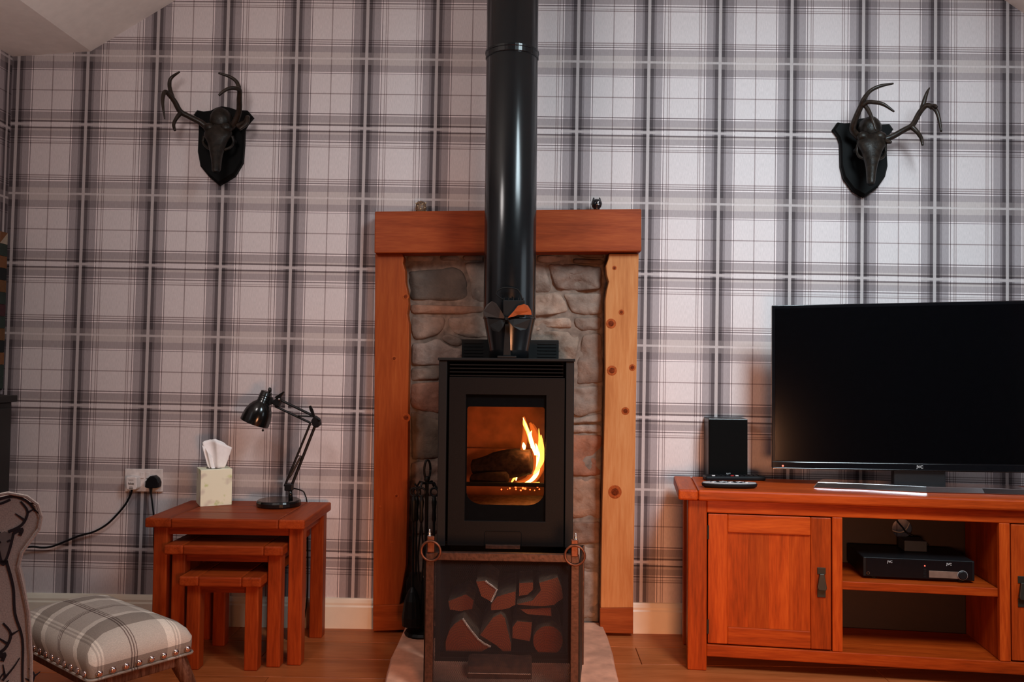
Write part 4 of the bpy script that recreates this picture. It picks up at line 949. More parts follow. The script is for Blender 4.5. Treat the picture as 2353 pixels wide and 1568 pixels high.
# shade: bell turned about its own axis
rimc = LQ(584.5,972); topc = LQ(614,900); axv = (topc-rimc); axv.y = 0; LL = axv.length; axv.normalize()
rrim = (LQ(614.6,985)-LQ(554,959)).length/2
prof2 = [(rrim,0),(rrim*1.0,0.006),(rrim*0.99,LL*0.14),(rrim*0.93,LL*0.32),(rrim*0.80,LL*0.48),(rrim*0.62,LL*0.60),(rrim*0.46,LL*0.66),(rrim*0.42,LL*0.68),(rrim*0.40,LL*0.98),(rrim*0.30,LL*1.0)]
sh = MB(); ux = axv.orthogonal().normalized(); vx = axv.cross(ux)
def ringv(r_, h): return [rimc+axv*h+(ux*math.cos(2*PI*k/32)+vx*math.sin(2*PI*k/32))*r_ for k in range(32)]
sh.rings([ringv(r_, h) for r_, h in prof2]+[ringv(0.0006, LL*1.0)]+[ringv(0.0005,LL*0.62),ringv(rrim*0.55,LL*0.58),ringv(rrim*0.88,LL*0.32),ringv(rrim*0.96,0.001)], cap=False)
sh.build('shade', blackgloss_m, la, smooth=True)
bulbm = plain('lamp_bulb', (0.75,0.72,0.66), 0.3)
MB().lathe(rimc+axv*(LL*0.12), [(0.001,-0.006),(0.012,0.0),(0.018,0.014),(0.012,0.03),(0.009,0.045)], 14, axv).build('bulb', bulbm, la, smooth=True)
for k in range(3):
    MB().torus(rimc+axv*(LL*(0.74+0.07*k)), rrim*0.42, 0.0012, axv, 24, 5).build('cooling_ring', blackgloss_m, la)
MB().sphere(LQ(620,897,0.0), 0.008, 10, (0.8,1,1.3)).build('switch_cap', blackgloss_m, la, smooth=True)
MB().prism([LQ(612,918,-0.006),LQ(624,912,-0.006),LQ(630,928,-0.006),LQ(618,932,-0.006)], (0,0.012,0)).build('head_bracket', plas_m, la, bevel=0.002)
MB().sphere(LQ(604,989.5), 0.0042, 10).build('pull_ball', blackgloss_m, la, smooth=True)
MB().tube([LQ(604,989.5),LQ(606,980)], 0.001, 5).build('pull_stem', blackgloss_m, la)
MB().tube(smoothpath([LQ(672,1122,0.01),LQ(688,1126,0.03),LQ(698,1131,0.07),LQ(702,1141,0.10),LQ(704,1147,0.126),LQ(706,1180,0.138),LQ(707,1350,0.14),LQ(700,1420,0.135)],4), 0.0024, 6).build('cable', plas_m, la, smooth=True)

# ---------------------------------------------------------------- wall socket, plugs and cables
so = thing('wall_socket', 'white double wall socket low on the tartan wall', 'socket', P(330,1131,-0.005))
q4_ = [P(287,1078,-0.009),P(373,1079,-0.009),P(373,1131,-0.009),P(287,1130,-0.009)]
MB().prism(q4_, (0,0.009,0)).build('faceplate', white_m, so, bevel=0.002)
for px0 in (322,335): MB().prism([P(px0,1086,-0.012),P(px0+8,1086,-0.012),P(px0+8,1100,-0.012),P(px0,1100,-0.012)], (0,0.004,0)).build('rocker_switch', white_m, so, bevel=0.001)
sl = MB()
for (a, b_) in ((334,1106),): sl.box(P(a,b_,-0.0093).x,P(a+2,b_,-0.0093).x,-0.0094,-0.0088,P(a,b_+6,-0.0093).z,P(a,b_,-0.0093).z)
sl.build('switch_mark', dark_m, so)
pa = thing('plug_adapter', 'white square plug adapter with dark print in the left socket', 'plug', P(301,1127,-0.02))
MB().prism([P(289,1099,-0.045),P(291,1096.5,-0.045),P(311,1096.5,-0.045),P(313,1099,-0.045),P(314,1122,-0.045),P(311,1126,-0.045),P(293,1126,-0.045),P(290,1122,-0.045)], (0,0.036,0)).build('body', white_m, pa, bevel=0.004, seg=3)
lc_ = P(301,1112,-0.0456); text('print', 'hive', (lc_.x,lc_.y,lc_.z), 0.013, plas_m, pa)
for k, wv_ in ((0,9),(1,7),(2,8)):
    a, b_ = P(301-wv_*0.6,[1103,1119,1122][k],-0.0455), P(301+wv_*0.6,[1104,1120,1123.2][k],-0.0455); MB().box(a.x,b_.x,-0.0458,-0.045,b_.z,a.z).build('print_line', plas_m, pa)
MB().tube(smoothpath([P(303,1126,-0.03),P(300,1137,-0.025),P(288,1160,-0.02),P(268,1184,-0.018),P(245,1206,-0.018),P(215,1223,-0.018),P(182,1232,-0.018),P(150,1245,-0.018),P(118,1257,-0.018),P(95,1259,-0.02),P(72,1257,-0.025),P(40,1262,-0.03)],5), 0.0038, 7).build('cable', plas_m, pa, smooth=True)
pb = thing('plug', 'black three pin plug in the right half of the wall socket', 'plug', P(348,1125,-0.02))
MB().prism([P(332,1121,-0.035),P(333,1111,-0.035),P(337,1101,-0.035),P(344,1095,-0.035),P(354,1094,-0.035),P(361,1100,-0.035),P(365,1110,-0.035),P(364,1121,-0.035),P(358,1123,-0.035),P(338,1123,-0.035)], (0,0.026,0)).build('body', plas_m, pb, bevel=0.004, seg=3)
MB().tube([P(347,1120,-0.022),P(347,1134,-0.022)], [0.006,0.004], 8).build('strain_relief', plas_m, pb)
MB().tube(smoothpath([P(347,1132,-0.022),P(349,1150,-0.022),P(352,1175,-0.022),P(354,1200,-0.02),P(360,1300,-0.02),P(420,1425,-0.025)],5), 0.003, 7).build('cable', plas_m, pb, smooth=True)

# ---------------------------------------------------------------- footstool
z0s = 0.205
n0, n1, n2 = G(206,1559,z0s), G(444,1492,z0s), G(92,1446,z0s)
ang = math.atan2(n1.y-n0.y, n1.x-n0.x); sw = (n1-n0).length; slen = 0.47
fs = thing('footstool', 'small tartan footstool with brass nails and carved wooden legs', 'footstool', (n0.x,n0.y,0), ang, True)
# local x: nailed short side, local y: long side
def plaid():
    mt, nt, b = newmat('stool_plaid'); lk = nt.links.new
    tc = N(nt, 'ShaderNodeTexCoord'); sp = N(nt, 'ShaderNodeSeparateXYZ'); lk(tc.outputs['Object'], sp.inputs[0])
    def fr(o, per, off):
        a = N(nt, 'ShaderNodeMath', operation='MULTIPLY_ADD'); lk(o, a.inputs[0]); a.inputs[1].default_value = 1/per; a.inputs[2].default_value = off
        f = N(nt, 'ShaderNodeMath', operation='FRACT'); lk(a.outputs[0], f.inputs[0]); return f.outputs[0]
    # y + height so that the pattern runs down over the front face
    yz = N(nt, 'ShaderNodeMath', operation='SUBTRACT'); lk(sp.outputs[1], yz.inputs[0]); lk(sp.outputs[2], yz.inputs[1])
    G1 = (0.62,0.57,0.53); LT = (0.88,0.83,0.77); DK = (0.22,0.17,0.16); MD = (0.44,0.395,0.36)
    r1 = ramp(nt, [(0,G1),(0.10,LT),(0.20,G1),(0.22,LT),(0.24,G1),(0.26,LT),(0.285,G1),(0.62,DK),(0.635,G1),(0.655,DK),(0.67,G1),(0.69,DK),(0.70,G1),(0.999,G1)], 'CONSTANT'); lk(fr(sp.outputs[0], 0.20, 0.12), r1.inputs[0])
    r2 = ramp(nt, [(0,LT),(0.09,MD),(0.26,MD),(0.30,LT),(0.38,G1),(0.66,DK),(0.672,G1),(0.69,DK),(0.702,G1),(0.72,DK),(0.73,G1),(0.999,G1)], 'CONSTANT'); lk(fr(yz.outputs[0], 0.26, 0.98), r2.inputs[0])
    mx = N(nt, 'ShaderNodeMix', data_type='RGBA', blend_type='MULTIPLY'); mx.inputs[0].default_value = 1.0; lk(r1.outputs[0], mx.inputs[6]); lk(r2.outputs[0], mx.inputs[7])
    nz = N(nt, 'ShaderNodeTexNoise', i_Scale=420.0, i_Detail=3.0); lk(tc.outputs['Object'], nz.inputs['Vector'])
    wr = ramp(nt, [(0.3,(0.85,0.85,0.85)),(0.7,(1.12,1.12,1.12))]); lk(nz.outputs['Fac'], wr.inputs[0])
    m2 = N(nt, 'ShaderNodeMix', data_type='RGBA', blend_type='MULTIPLY'); m2.inputs[0].default_value = 1; lk(mx.outputs[2], m2.inputs[6]); lk(wr.outputs[0], m2.inputs[7])
    lk(m2.outputs[2], b.inputs['Base Color']); b.inputs['Roughness'].default_value = 0.9; b.inputs['Specular IOR Level'].default_value = 0.15
    bp = N(nt, 'ShaderNodeBump', i_Strength=0.3, i_Distance=0.001); lk(nz.outputs['Fac'], bp.inputs['Height']); lk(bp.outputs[0], b.inputs['Normal'])
    return mt
plaid_m = plaid()
cu = MB(); nu, nv = 24, 36; gg = []
def sup(t): return math.copysign(abs(t)**0.6, t)
rs = []
# stacked rounded-rectangle rings: straight skirt, then domed top
def rrect(x0_, x1_, y0_, y1_, z_, r_, n=6):
    o_ = []
    for (cx_, cy_, a0) in ((x1_-r_,y1_-r_,0),(x0_+r_,y1_-r_,PI/2),(x0_+r_,y0_+r_,PI),(x1_-r_,y0_+r_,1.5*PI)):
        for k in range(n+1): a = a0+PI/2*k/n; o_.append((cx_+r_*math.cos(a), cy_+r_*math.sin(a), z_))
    return o_
rings_ = []
for z_, ins, r_ in ((0.195,0.004,0.012),(0.205,0.0,0.014),(0.222,-0.002,0.018),(0.238,-0.003,0.022),(0.256,0.004,0.03),(0.272,0.018,0.04),(0.286,0.042,0.045),(0.296,0.075,0.042),(0.301,0.105,0.03)):
    rings_.append(rrect(ins, sw-ins, ins, slen-ins, z_, r_))
cu.rings(rings_).build('cushion', plaid_m, fs, smooth=True)
# piped hem and turned-out corner
MB().tube([(*p,) for p in [(a, b_, 0.197) for a, b_, _ in rrect(-0.002,sw+0.002,-0.002,slen+0.002,0,0.014)]]+[(sw+0.002,slen-0.012,0.197)], 0.0035, 6).build('piping', plaid_m, fs)
for k in range(8):
    MB().sphere((0.022+k*(sw-0.04)/7, -0.003, 0.210), 0.0088, 12, (1,0.6,1)).build('nail', nail_m, fs, smooth=True)
for k in range(13):
    MB().sphere((-0.003, 0.022+k*(slen-0.04)/12, 0.210), 0.0088, 12, (0.6,1,1)).build('nail', nail_m, fs, smooth=True)
MB().box(0.012,sw-0.012,0.012,slen-0.012,0.165,0.197).build('frame', wood('stool_wood', ((0.035,0.012,0.006),(0.10,0.035,0.018),(0.24,0.11,0.07)), 'z', s=3), fs, bevel=0.003)
sw_m = bpy.data.materials['stool_wood']
for sx2, lx in ((-1,0.03),(1,sw-0.03)):
    for sy2, ly in ((-1,0.03),(1,slen-0.03)):
        MB().tube(smoothpath([(lx,ly,0.185),(lx+sx2*0.012,ly+sy2*0.012,0.15),(lx+sx2*0.028,ly+sy2*0.026,0.10),(lx+sx2*0.026,ly+sy2*0.024,0.05),(lx+sx2*0.034,ly+sy2*0.032,0.012),(lx+sx2*0.040,ly+sy2*0.038,0.0)],4),
            lerp_list([0.024,0.021,0.016,0.0125,0.014,0.017],21), 12).build('leg', sw_m, fs, smooth=True)

# ---------------------------------------------------------------- armchair with stag print (only its near arm is in the picture)
chfab = plain('linen_fabric', (0.50,0.42,0.38), 0.9, nscale=350, namt=0.18, bump=0.3)
ink_m = plain('print_ink', (0.022,0.014,0.018), 0.9)
KA = 0.866                                   # arm drawn at 1.87 m, stands at 1.62 m
ae = P(92,1200,-1.45)
ac = thing('armchair', 'pale linen armchair printed with black stags, cut off at the left edge', 'armchair', (ae.x-0.014,-1.45,0), math.radians(32), True)
def zk(z): return CAM.z-(CAM.z-z)*KA if z > 0.12 else z
# local x: to the picture right along the front of the chair (0 at the outer roll), local -y: the way the chair faces
def armprofile():
    # silhouette of the scroll arm front (x, z), clockwise from the foot
    return [(0.008,0.10),(0.006,0.20),(0.004,0.30),(-0.004,0.40),(-0.016,0.46),(-0.026,0.505),(-0.020,0.535),(-0.004,0.560),(0.012,0.585),(0.016,0.612),(0.008,0.640),(-0.014,0.660),(-0.05,0.670),(-0.09,0.664),(-0.12,0.648),(-0.132,0.620),(-0.126,0.59),(-0.126,0.40),(-0.126,0.10)]
def scaled(L): return [(x*KA, zk(z)) for x, z in L]
ap = scaled(armprofile())
def arm_(xo, flip):
    s_ = -1 if flip else 1
    pts = [(xo+s_*x, 0.0, z) for x, z in ap]
    bk = [(p[0], 0.56, p[2]-0.105*max(0.0, p[2]-0.1)/0.6) for p in pts]
    return MB().quadbox(pts, bk).build('arm', chfab, ac, bevel=0.010, seg=3)
ra = arm_(0.0, False); la_ = arm_(-0.68, True)
MB().tube([(x, -0.002, z) for x, z in ap], 0.0032, 6).build('piping', chfab, ra)
MB().box(-0.568,-0.112,0.02,0.55,0.12,0.36).build('seat_base', chfab, ac, bevel=0.012)
MB().box(-0.566,-0.114,0.0,0.50,0.362,0.50).build('seat_cushion', chfab, ac, bevel=0.03, seg=4)
MB().quadbox([(-0.566,0.50,0.37),(-0.114,0.50,0.37),(-0.114,0.51,0.58),(-0.566,0.51,0.58)],[(-0.566,0.59,0.37),(-0.114,0.59,0.37),(-0.114,0.60,0.58),(-0.566,0.60,0.58)]).build('backrest', chfab, ac, bevel=0.03, seg=4)
for a, b_ in ((-0.05,0.05),(-0.63,0.05),(-0.05,0.50),(-0.63,0.50)): MB().lathe((a,b_,0), [(0.014,0),(0.018,0.03),(0.026,0.12)], 12).build('leg', sw_m, ac)
# printed stag motif: flat ink lines on the arm front
def ink(path, r_=0.003):
    pts = smoothpath([(x, -0.0015, z) for x, z in scaled(path)], 4)
    mb = MB(); n = len(pts)
    rr = [v*0.75 for v in (r_ if isinstance(r_, list) else [r_]*2)]
    rr = lerp_list(rr, n); F = []; B = []
    for i, p in enumerate(pts):
        a = pts[max(i-1,0)]; b_ = pts[min(i+1,n-1)]; d = (b_-a).normalized(); nn = Vector((-d.z,0,d.x))*rr[i]; F.append(p+nn); B.append(p-nn)
    mb.quadbox(F+B[::-1], [q+Vector((0,0.003,0)) for q in F+B[::-1]])
    return mb.build('printed_line', ink_m, ra)
grey_ink = plain('grey_print_ink', (0.20,0.17,0.16), 0.9)
def stag(cx_, cz2, k, s_=1):
    f = lambda L: [(cx_+s_*a*k, cz2+b_*k) for a, b_ in L]
    MB().prism([(x,-0.0008,z) for x, z in scaled(f([(-0.018,0.0),(-0.010,-0.028),(-0.004,-0.052),(0.004,-0.052),(0.012,-0.026),(0.017,0.003),(0.0,0.010)]))], (0,0.002,0)).build('printed_face', grey_ink, ra)
    ink(f([(-0.020,0.0),(-0.010,-0.030),(-0.004,-0.055),(0.004,-0.055),(0.012,-0.028),(0.018,0.004)]), 0.003*k)       # face
    ink(f([(-0.004,-0.055),(0.0,-0.062),(0.006,-0.055)]), 0.005*k)                                                  # muzzle
    ink(f([(-0.018,0.002),(-0.036,0.010),(-0.030,-0.004),(-0.018,-0.004)]), 0.004*k); ink(f([(0.018,0.004),(0.034,0.012),(0.030,-0.002)]), 0.004*k)  # ears
    ink(f([(-0.008,0.006),(-0.030,0.022),(-0.042,0.050),(-0.028,0.072)]), [0.004*k,0.002*k]); ink(f([(0.008,0.008),(0.034,0.022),(0.044,0.050),(0.030,0.074)]), [0.004*k,0.002*k])
    ink(f([(-0.036,0.032),(-0.020,0.046)]), [0.003*k,0.001*k]); ink(f([(0.038,0.032),(0.020,0.048)]), [0.003*k,0.001*k]); ink(f([(-0.042,0.048),(-0.056,0.058)]), [0.003*k,0.001*k]); ink(f([(0.044,0.048),(0.058,0.056)]), [0.003*k,0.001*k])
    ink(f([(-0.010,-0.012),(-0.008,-0.016)]), 0.004*k); ink(f([(0.008,-0.010),(0.010,-0.014)]), 0.004*k)             # eyes
stag(-0.055,0.575,1.0); stag(-0.085,0.30,1.1); stag(-0.022,0.215,0.8,-1); stag(-0.09,0.16,0.8)
ink([(-0.075,0.655),(-0.04,0.662),(-0.012,0.648),(0.004,0.625)], [0.004,0.002]); ink([(-0.012,0.646),(0.006,0.64)], 0.0015); ink([(-0.004,0.636),(0.012,0.618)], 0.0015); ink([(-0.11,0.65),(-0.07,0.646),(-0.045,0.655)], 0.003)
ink([(-0.05,0.52),(-0.035,0.46),(-0.03,0.40),(-0.014,0.34),(-0.012,0.26),(-0.008,0.18)], [0.0035,0.0025])
ink([(-0.115,0.50),(-0.10,0.44),(-0.105,0.38),(-0.09,0.34)], [0.005,0.003]); ink([(-0.10,0.44),(-0.085,0.455)], [0.003,0.001]); ink([(-0.105,0.38),(-0.085,0.385)], 0.002)
ink([(-0.05,0.255),(-0.03,0.28),(-0.018,0.30)], [0.003,0.001]); ink([(-0.045,0.26),(-0.05,0.29)], [0.003,0.001])

# ---------------------------------------------------------------- patchwork hanging and dark cabinet along the left wall
wh = thing('patchwork_hanging', 'patchwork hanging in dark browns and greens at the far left wall', 'wall hanging', (XL+0.012,-0.30,0.86))
pc = [plain('patch_'+n, c, 0.9) for n, c in (('brown',(0.16,0.06,0.02)),('green',(0.02,0.03,0.022)),('black',(0.006,0.006,0.006)),('wine',(0.05,0.012,0.014)),('cream',(0.34,0.27,0.20)),('rust',(0.12,0.05,0.015)))]
MB().box(XL+0.001,XL+0.006,-0.60,-0.012,0.86,1.45).build('backing_cloth', pc[2], wh)
order = [4,1,0,2,5,1,3,1,5,2,0,1,1]
for r_ in range(13):
    for c2 in range(13):
        z = 1.45-0.045*(r_+1); yq = -0.013-0.045*(c2+1); mi = order[r_] if c2 < 1 else order[(r_+c2*3)%13]
        if r_ == 0:
            MB().prism([(XL+0.005,yq,z),(XL+0.005,yq+0.044,z),(XL+0.005,yq+0.044,z+0.044)], (0.006,0,0)).build('patch', pc[4], wh); MB().prism([(XL+0.005,yq,z),(XL+0.005,yq+0.044,z+0.044),(XL+0.005,yq,z+0.044)], (0.006,0,0)).build('patch', pc[0], wh)
        else: MB().box(XL+0.005,XL+0.011,yq,yq+0.044,z,z+0.044).build('patch', pc[mi], wh)
db = thing('side_cabinet', 'tall narrow dark cabinet against the left wall under the patchwork', 'cabinet', (XL+0.03,-0.42,0))
MB().box(XL+0.002,XL+0.10,-0.75,-0.10,0.0,0.82).build('body', curtain_m, db, bevel=0.004)
MB().box(XL+0.002,XL+0.115,-0.76,-0.09,0.82,0.845).build('top', curtain_m, db, bevel=0.003)
MB().box(XL+0.10,XL+0.112,-0.73,-0.12,0.05,0.80).build('door', curtain_m, db, bevel=0.003)

# ---------------------------------------------------------------- television stand (turned a little towards the room)
TA = math.radians(-7.3); TO = Vector((0.589,-0.374,0))
tex = Vector((math.cos(TA),math.sin(TA),0)); tey = Vector((-math.sin(TA),math.cos(TA),0))
def TL(px, py, yl_=0.0, o=TO, ex_=tex, ey_=tey):          # pixel -> stand-local point on the plane local y = yl_
    d = ray(px, py); t = ((o+ey_*yl_-CAM).dot(ey_))/d.dot(ey_); X = CAM+d*t-o; return Vector((X.dot(ex_),X.dot(ey_),X.z))
ts = thing('tv_stand', 'orange oak television stand with two doors and open shelves', 'tv stand', TO, TA, True)
SW, SD, SH = 1.408, 0.300, 0.578
def sb(name, x0_, x1_, y0_, y1_, z0_, z1_, ax, par=None, bv=0.003): return MB().box(x0_,x1_,y0_,y1_,z0_,z1_).build(name, oak[ax], par or ts, bevel=bv)
lw = 0.06
for xa_ in (0,SW-lw):
    for ya_ in (0,SD-lw): sb('leg', xa_, xa_+lw, ya_, ya_+lw, 0, SH-0.035, 'z', bv=0.004)
sb('top_board', 0.03, SW-0.03, -0.026, SD+0.012, SH-0.034, SH, 'x', bv=0.006)
sb('breadboard_end', -0.032, 0.03, -0.026, SD+0.012, SH-0.034, SH, 'y', bv=0.006); sb('breadboard_end', SW-0.03, SW+0.032, -0.026, SD+0.012, SH-0.034, SH, 'y', bv=0.006)
sb('top_rail', lw, SW-lw, 0.003, 0.025, 0.502, SH-0.034, 'x'); sb('bottom_rail', lw, SW-lw, 0.003, 0.025, 0.045, 0.083, 'x')
for xa_ in (0.445,0.933): sb('stile', xa_, xa_+0.031, 0.003, 0.024, 0.083, 0.502, 'z')
for xa_ in (0.012,SW-0.03): sb('side_panel', xa_, xa_+0.018, lw, SD-lw, 0.06, SH-0.034, 'z')
sb('floor_board', lw*0.5, SW-lw*0.5, 0.025, SD-0.02, 0.060, 0.080, 'x')
for xa_ in (0.455,0.937): sb('partition', xa_, xa_+0.018, 0.024, SD-0.02, 0.080, SH-0.034, 'z')
sb('shelf', 0.4765, 0.932, 0.012, SD-0.02, 0.275, 0.301, 'x', bv=0.002)
# back board with a round cable hole
hc_ = TL(2073,1215,SD-0.012); hr_ = (TL(2096,1215,SD-0.012)-hc_).length
Nn = 40; inn = [(hc_.x+hr_*math.cos(2*PI*k/Nn), hc_.z+hr_*math.sin(2*PI*k/Nn)) for k in range(Nn)]
X0, X1, Z0, Z1 = 0.03, SW-0.03, 0.06, SH-0.034
holeplate([(X0,Z0),(X1,Z0),(X1,Z1),(X0,Z1)], inn, SD-0.012, SD-0.006).build('back_board', plain('shaded_backing', (0.020,0.007,0.004), 0.6), ts)  # near-black brown puts the cavity's shade into the board colour
def cabinet_door(xa_, xb_, hx, knob_dir):
    za, zb2 = 0.087, 0.499; y0_, y1_ = 0.004, 0.022; stw = 0.062
    d = MB().box(xa_+stw-0.004,xb_-stw+0.004,y0_+0.007,y1_-0.002,za+0.05,zb2-0.05).build('door', oak['z'], ts)
    n = 4; pa_, pb_ = xa_+stw, xb_-stw
    for k in range(n): sb('panel_board', pa_+(pb_-pa_)*k/n+0.0003, pa_+(pb_-pa_)*(k+1)/n-0.0003, y0_+0.0062, y0_+0.009, za+0.05, zb2-0.05, 'z', d, 0.0)
    sb('door_stile', xa_, xa_+stw, y0_, y1_, za, zb2, 'z', d); sb('door_stile', xb_-stw, xb_, y0_, y1_, za, zb2, 'z', d)
    sb('door_rail', xa_+stw, xb_-stw, y0_, y1_, zb2-0.058, zb2, 'x', d); sb('door_rail', xa_+stw, xb_-stw, y0_, y1_, za, za+0.055, 'x', d)
    # drop handle
    hb_ = MB(); hb_.box(hx-0.0125,hx+0.0125,y0_-0.003,y0_,0.322,0.343).box(hx-0.0125,hx+0.0125,y0_-0.003,y0_,0.250,0.276).build('handle_plate', dkbronze_m, d, bevel=0.001)
    MB().quadbox([(hx-0.007,y0_-0.012,0.325),(hx+0.007,y0_-0.012,0.325),(hx+0.014,y0_-0.016,0.282),(hx+0.011,y0_-0.016,0.274),(hx-0.011,y0_-0.016,0.274),(hx-0.014,y0_-0.016,0.282)],
                 [(hx-0.007,y0_-0.003,0.325),(hx+0.007,y0_-0.003,0.325),(hx+0.014,y0_-0.006,0.282),(hx+0.011,y0_-0.006,0.274),(hx-0.011,y0_-0.006,0.274),(hx-0.014,y0_-0.006,0.282)]).build('drop_handle', dkbronze_m, d, bevel=0.002)
    hxx = xa_ if knob_dir > 0 else xb_
    for zz in (0.14,0.44): MB().tube([(hxx,y0_-0.001,zz-0.022),(hxx,y0_-0.001,zz+0.022)], 0.0032, 8).build('hinge', dkbronze_m, d)
cabinet_door(0.0635,0.442,0.412,1); cabinet_door(0.967,SW-0.0635,0.997,-1)

# hi-fi unit on the shelf
cdp = thing('hifi_receiver', 'low black hi-fi receiver on the shelf of the television stand', 'hi-fi', TO+tex*0.718+tey*0.06+Vector((0,0,0.302)), TA, True)
MB().box(-0.166,0.166,0.0,0.20,0.006,0.068).build('cabinet', plas_m, cdp, bevel=0.003)
MB().box(-0.158,0.158,-0.002,0.0,0.008,0.066).build('front_panel', glossplas_m, cdp, bevel=0.0008)
MB().box(0.030,0.122,-0.0042,-0.002,0.012,0.034).build('display', plain('display_smoke', (0.16,0.10,0.075), 0.25), cdp, bevel=0.002)
MB().lathe((0.128,-0.002,0.024), [(0.014,0),(0.014,0.006),(0.011,0.008)], 24, (0,-1,0)).build('volume_knob', plas_m, cdp)
MB().torus((0.128,-0.0065,0.024), 0.0145, 0.0007, (0,1,0), 28, 5).build('knob_ring', greyplas_m, cdp)
MB().torus((-0.152,-0.003,0.018), 0.004, 0.0011, (0,1,0), 16, 6).build('headphone_socket', chrome_m, cdp)
MB().sphere((0.018,-0.003,0.048), 0.0018, 8).build('power_light', led_m, cdp)
for k in range(5): MB().box(0.014,0.022,-0.0035,-0.002,0.012+k*0.006,0.015+k*0.006).build('button', plas_m, cdp)
text('logo', 'JVC', (-0.086,-0.0024,0.056), 0.010, logo_m, cdp); text('logo', 'JVC', (0.090,-0.0024,0.056), 0.010, logo_m, cdp)
for xq in (-0.13,0.13):
    for yq in (0.02,0.17): MB().lathe((xq,yq,0), [(0.010,0),(0.010,0.006)], 12).build('foot', plas_m, cdp)
sbx = thing('set_top_box', 'small dark box standing on the hi-fi receiver below the cable hole', 'box', TO+tex*0.745+tey*0.17+Vector((0,0,0.3705)), TA, True)
MB().box(-0.035,0.035,0,0.07,0.0,0.035).build('casing', plain('grey_blue_box', (0.03,0.035,0.04), 0.5), sbx, bevel=0.002)
cb = MB(); cw = lambda x, y, z: TO+tex*x+tey*y+Vector((0,0,z))
cbl = MB().tube(smoothpath([cw(hc_.x-0.022,SD+0.020,SH-0.06),cw(hc_.x-0.012,SD+0.016,hc_.z+0.03),cw(hc_.x+0.004,SD-0.006,hc_.z+0.002),cw(hc_.x+0.012,SD-0.025,hc_.z-0.012),cw(hc_.x+0.045,SD-0.035,0.395),cw(hc_.x+0.075,SD-0.045,0.376)],5), 0.003, 6).build('cable', plas_m, None, smooth=True)
tag(cbl, 'black cable hanging through the round hole of the television stand', 'cable')
cbl2 = MB().tube(smoothpath([cw(hc_.x-0.03,SD+0.016,hc_.z-0.005),cw(hc_.x-0.02,SD+0.014,hc_.z-0.014),cw(hc_.x+0.004,SD+0.014,hc_.z-0.018),cw(hc_.x+0.022,SD+0.015,hc_.z-0.006),cw(hc_.x+0.034,SD+0.016,hc_.z+0.02)],5), 0.0022, 6).build('cable', greyplas_m, None, smooth=True)
tag(cbl2, 'thin grey cable looping behind the round hole of the stand', 'cable')

# ---------------------------------------------------------------- television
VA = math.radians(-10.0)
p_l = P(1774,1076,-0.25); VO = Vector((p_l.x,p_l.y,SH))
vex = Vector((math.cos(VA),math.sin(VA),0)); vey = Vector((-math.sin(VA),math.cos(VA),0))
def VL(px, py, yl_=0.0): return TL(px, py, yl_, VO, vex, vey)
tl, bl_ = VL(1772,702), VL(1774,1076); br = VL(2353,1092); tr_ = VL(2353,686)
lgx = VL(2114,1076).x; VW = lgx*2; z0v = bl_.z; z1v = (tl.z+tr_.z)/2
def tilt(mb):                                # the panel sits about half a degree out of level on its neck
    for v in mb.bm.verts: v.co.z += 0.016*v.co.x
    return mb
z1v = tl.z
tv = thing('television', 'large black flat television on a chrome base on the oak stand', 'television', VO, VA, True)
tilt(MB().box(0,VW,0.004,0.030,z0v,z1v)).build('bezel', glossplas_m, tv, bevel=0.002)
tilt(MB().box(0.011,VW-0.011,0.0025,0.0045,z0v+0.026,z1v-0.011)).build('screen', screen_m, tv)
tilt(MB().box(0.08,VW-0.08,0.030,0.062,z0v+0.04,z1v-0.16)).build('back_housing', plas_m, tv, bevel=0.006)
tilt(MB().box(0.0,VW,0.001,0.0045,z0v,z0v+0.022)).build('lower_trim', glossplas_m, tv, bevel=0.002)
tilt(MB().box(0.004,VW-0.004,0.0,0.010,z0v-0.0025,z0v-0.0002)).build('chrome_strip', chrome_m, tv)
text('logo', 'JVC', (lgx,0.0004,z0v+0.011+0.016*lgx), 0.013, logo_m, tv)
MB().sphere((VL(1799,1072).x,-0.0005,z0v+0.0085), 0.0030, 8).build('standby_light', led_m, tv)
MB().box(VL(2056,1095).x,VL(2176,1095).x,0.012,0.05,0.012,z0v+0.01).build('neck', plas_m, tv, bevel=0.003)
bxl = VL(1868,1116,-0.05).x
bs = [(bxl,-0.050),(lgx*0.62,-0.052),(lgx,-0.072),(VW-lgx*0.62,-0.052),(VW-bxl,-0.050),(VW-bxl-0.03,0.040),(lgx,0.060),(bxl+0.03,0.040)]
MB().quadbox([(a,b_,0.001) for a,b_ in bs], [(lgx+(a-lgx)*0.955,b_*0.93,0.019) for a,b_ in bs]).build('chrome_base', plain('chrome_base_metal', (0.55,0.55,0.57), 0.16, metal=1.0, namt=0.02), tv, bevel=0.0015)

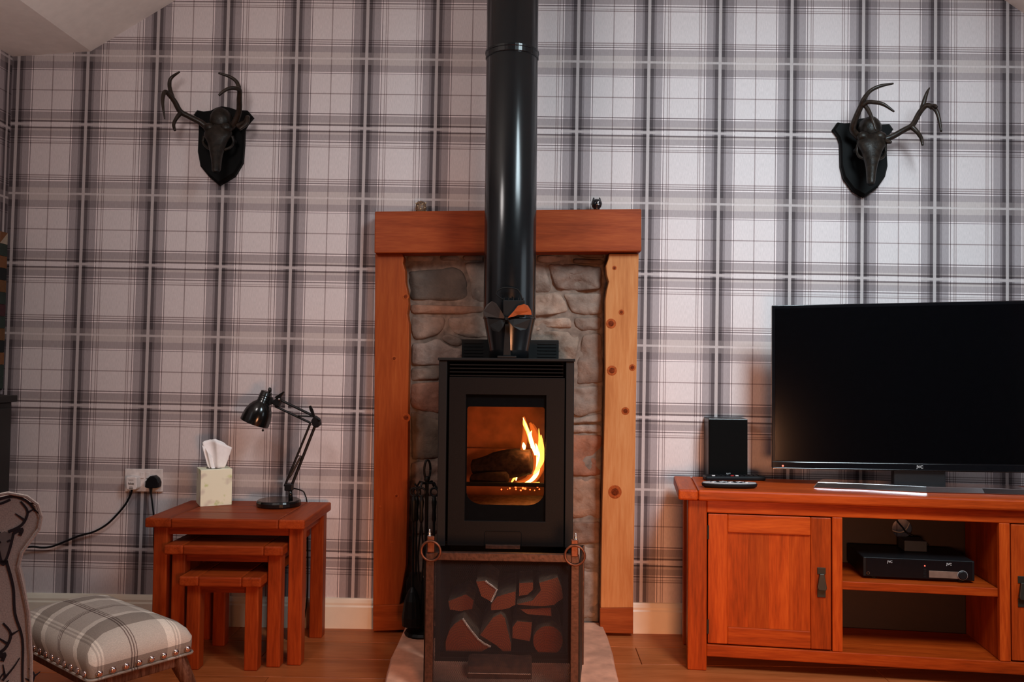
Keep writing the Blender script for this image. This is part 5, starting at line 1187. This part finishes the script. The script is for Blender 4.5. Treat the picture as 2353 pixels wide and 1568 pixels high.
# speaker
ps = G(1628,1099,SH); pe = G(1720,1097.5,SH)
spk = thing('speaker', 'small black box speaker standing beside the television', 'speaker', (ps.x,ps.y,SH), math.radians(-3), True)
swd = 0.137; szh = P(1672,963,ps.y).z-SH
MB().box(0.0,swd,0.004,0.150,0.0,szh).build('cabinet', plain('speaker_vinyl', (0.022,0.022,0.024), 0.35, spec=0.5), spk, bevel=0.002)
MB().box(0.002,swd-0.002,-0.006,0.0045,0.002,szh-0.003).build('grille', plain('speaker_cloth', (0.004,0.004,0.004), 0.95, spec=0.05, nscale=600), spk, bevel=0.002)
text('logo', 'JVC', (swd*0.5,-0.0066,0.016), 0.010, logo_m, spk)

# remote controls
ra_ = thing('remote_control', 'black remote control with small buttons behind the silver one', 'remote', G(1690,1106,SH)+Vector((0,0.025,0)), math.radians(4), True)
MB().box(-0.105,0.107,-0.022,0.022,0.0,0.016).build('body', plas_m, ra_, bevel=0.006, seg=3)
btn = [plas_m, greyplas_m, plain('button_red', (0.45,0.02,0.02), 0.4), white_m]
for r_ in range(3):
    for k in range(12): MB().box(-0.097+k*0.0165,-0.087+k*0.0165,-0.016+r_*0.012,-0.009+r_*0.012,0.016,0.0185).build('button', btn[{1:3,5:2,6:3}.get(k,0) if r_ == 0 else 0], ra_)
c0 = G(1676,1113,SH+0.012)
rb_ = thing('remote_control', 'oval silver topped remote control at the front edge of the stand', 'remote', Vector((c0.x,c0.y,SH)), math.radians(-2), True)
def oval(a_, b2, z_, n=36): return [Vector((a_*math.copysign(abs(math.cos(2*PI*k/n))**0.75, math.cos(2*PI*k/n)), b2*math.copysign(abs(math.sin(2*PI*k/n))**0.9, math.sin(2*PI*k/n)), z_)) for k in range(n)]
MB().rings([oval(0.078,0.018,0.0),oval(0.088,0.024,0.006),oval(0.090,0.026,0.013),oval(0.088,0.025,0.016)]).build('body', plas_m, rb_)
MB().rings([oval(0.087,0.0245,0.0155),oval(0.085,0.0235,0.0185)]).build('face', greyplas_m, rb_)
for r_ in range(2):
    for k in range(7): MB().lathe((-0.055+k*0.018,-0.008+r_*0.015,0.0185), [(0.0052,0),(0.0052,0.0016),(0.0035,0.0022)], 10).build('button', plas_m if (k+r_)%3 else white_m, rb_)

for o in bpy.data.objects:
    if '_local' in o: del o['_local']
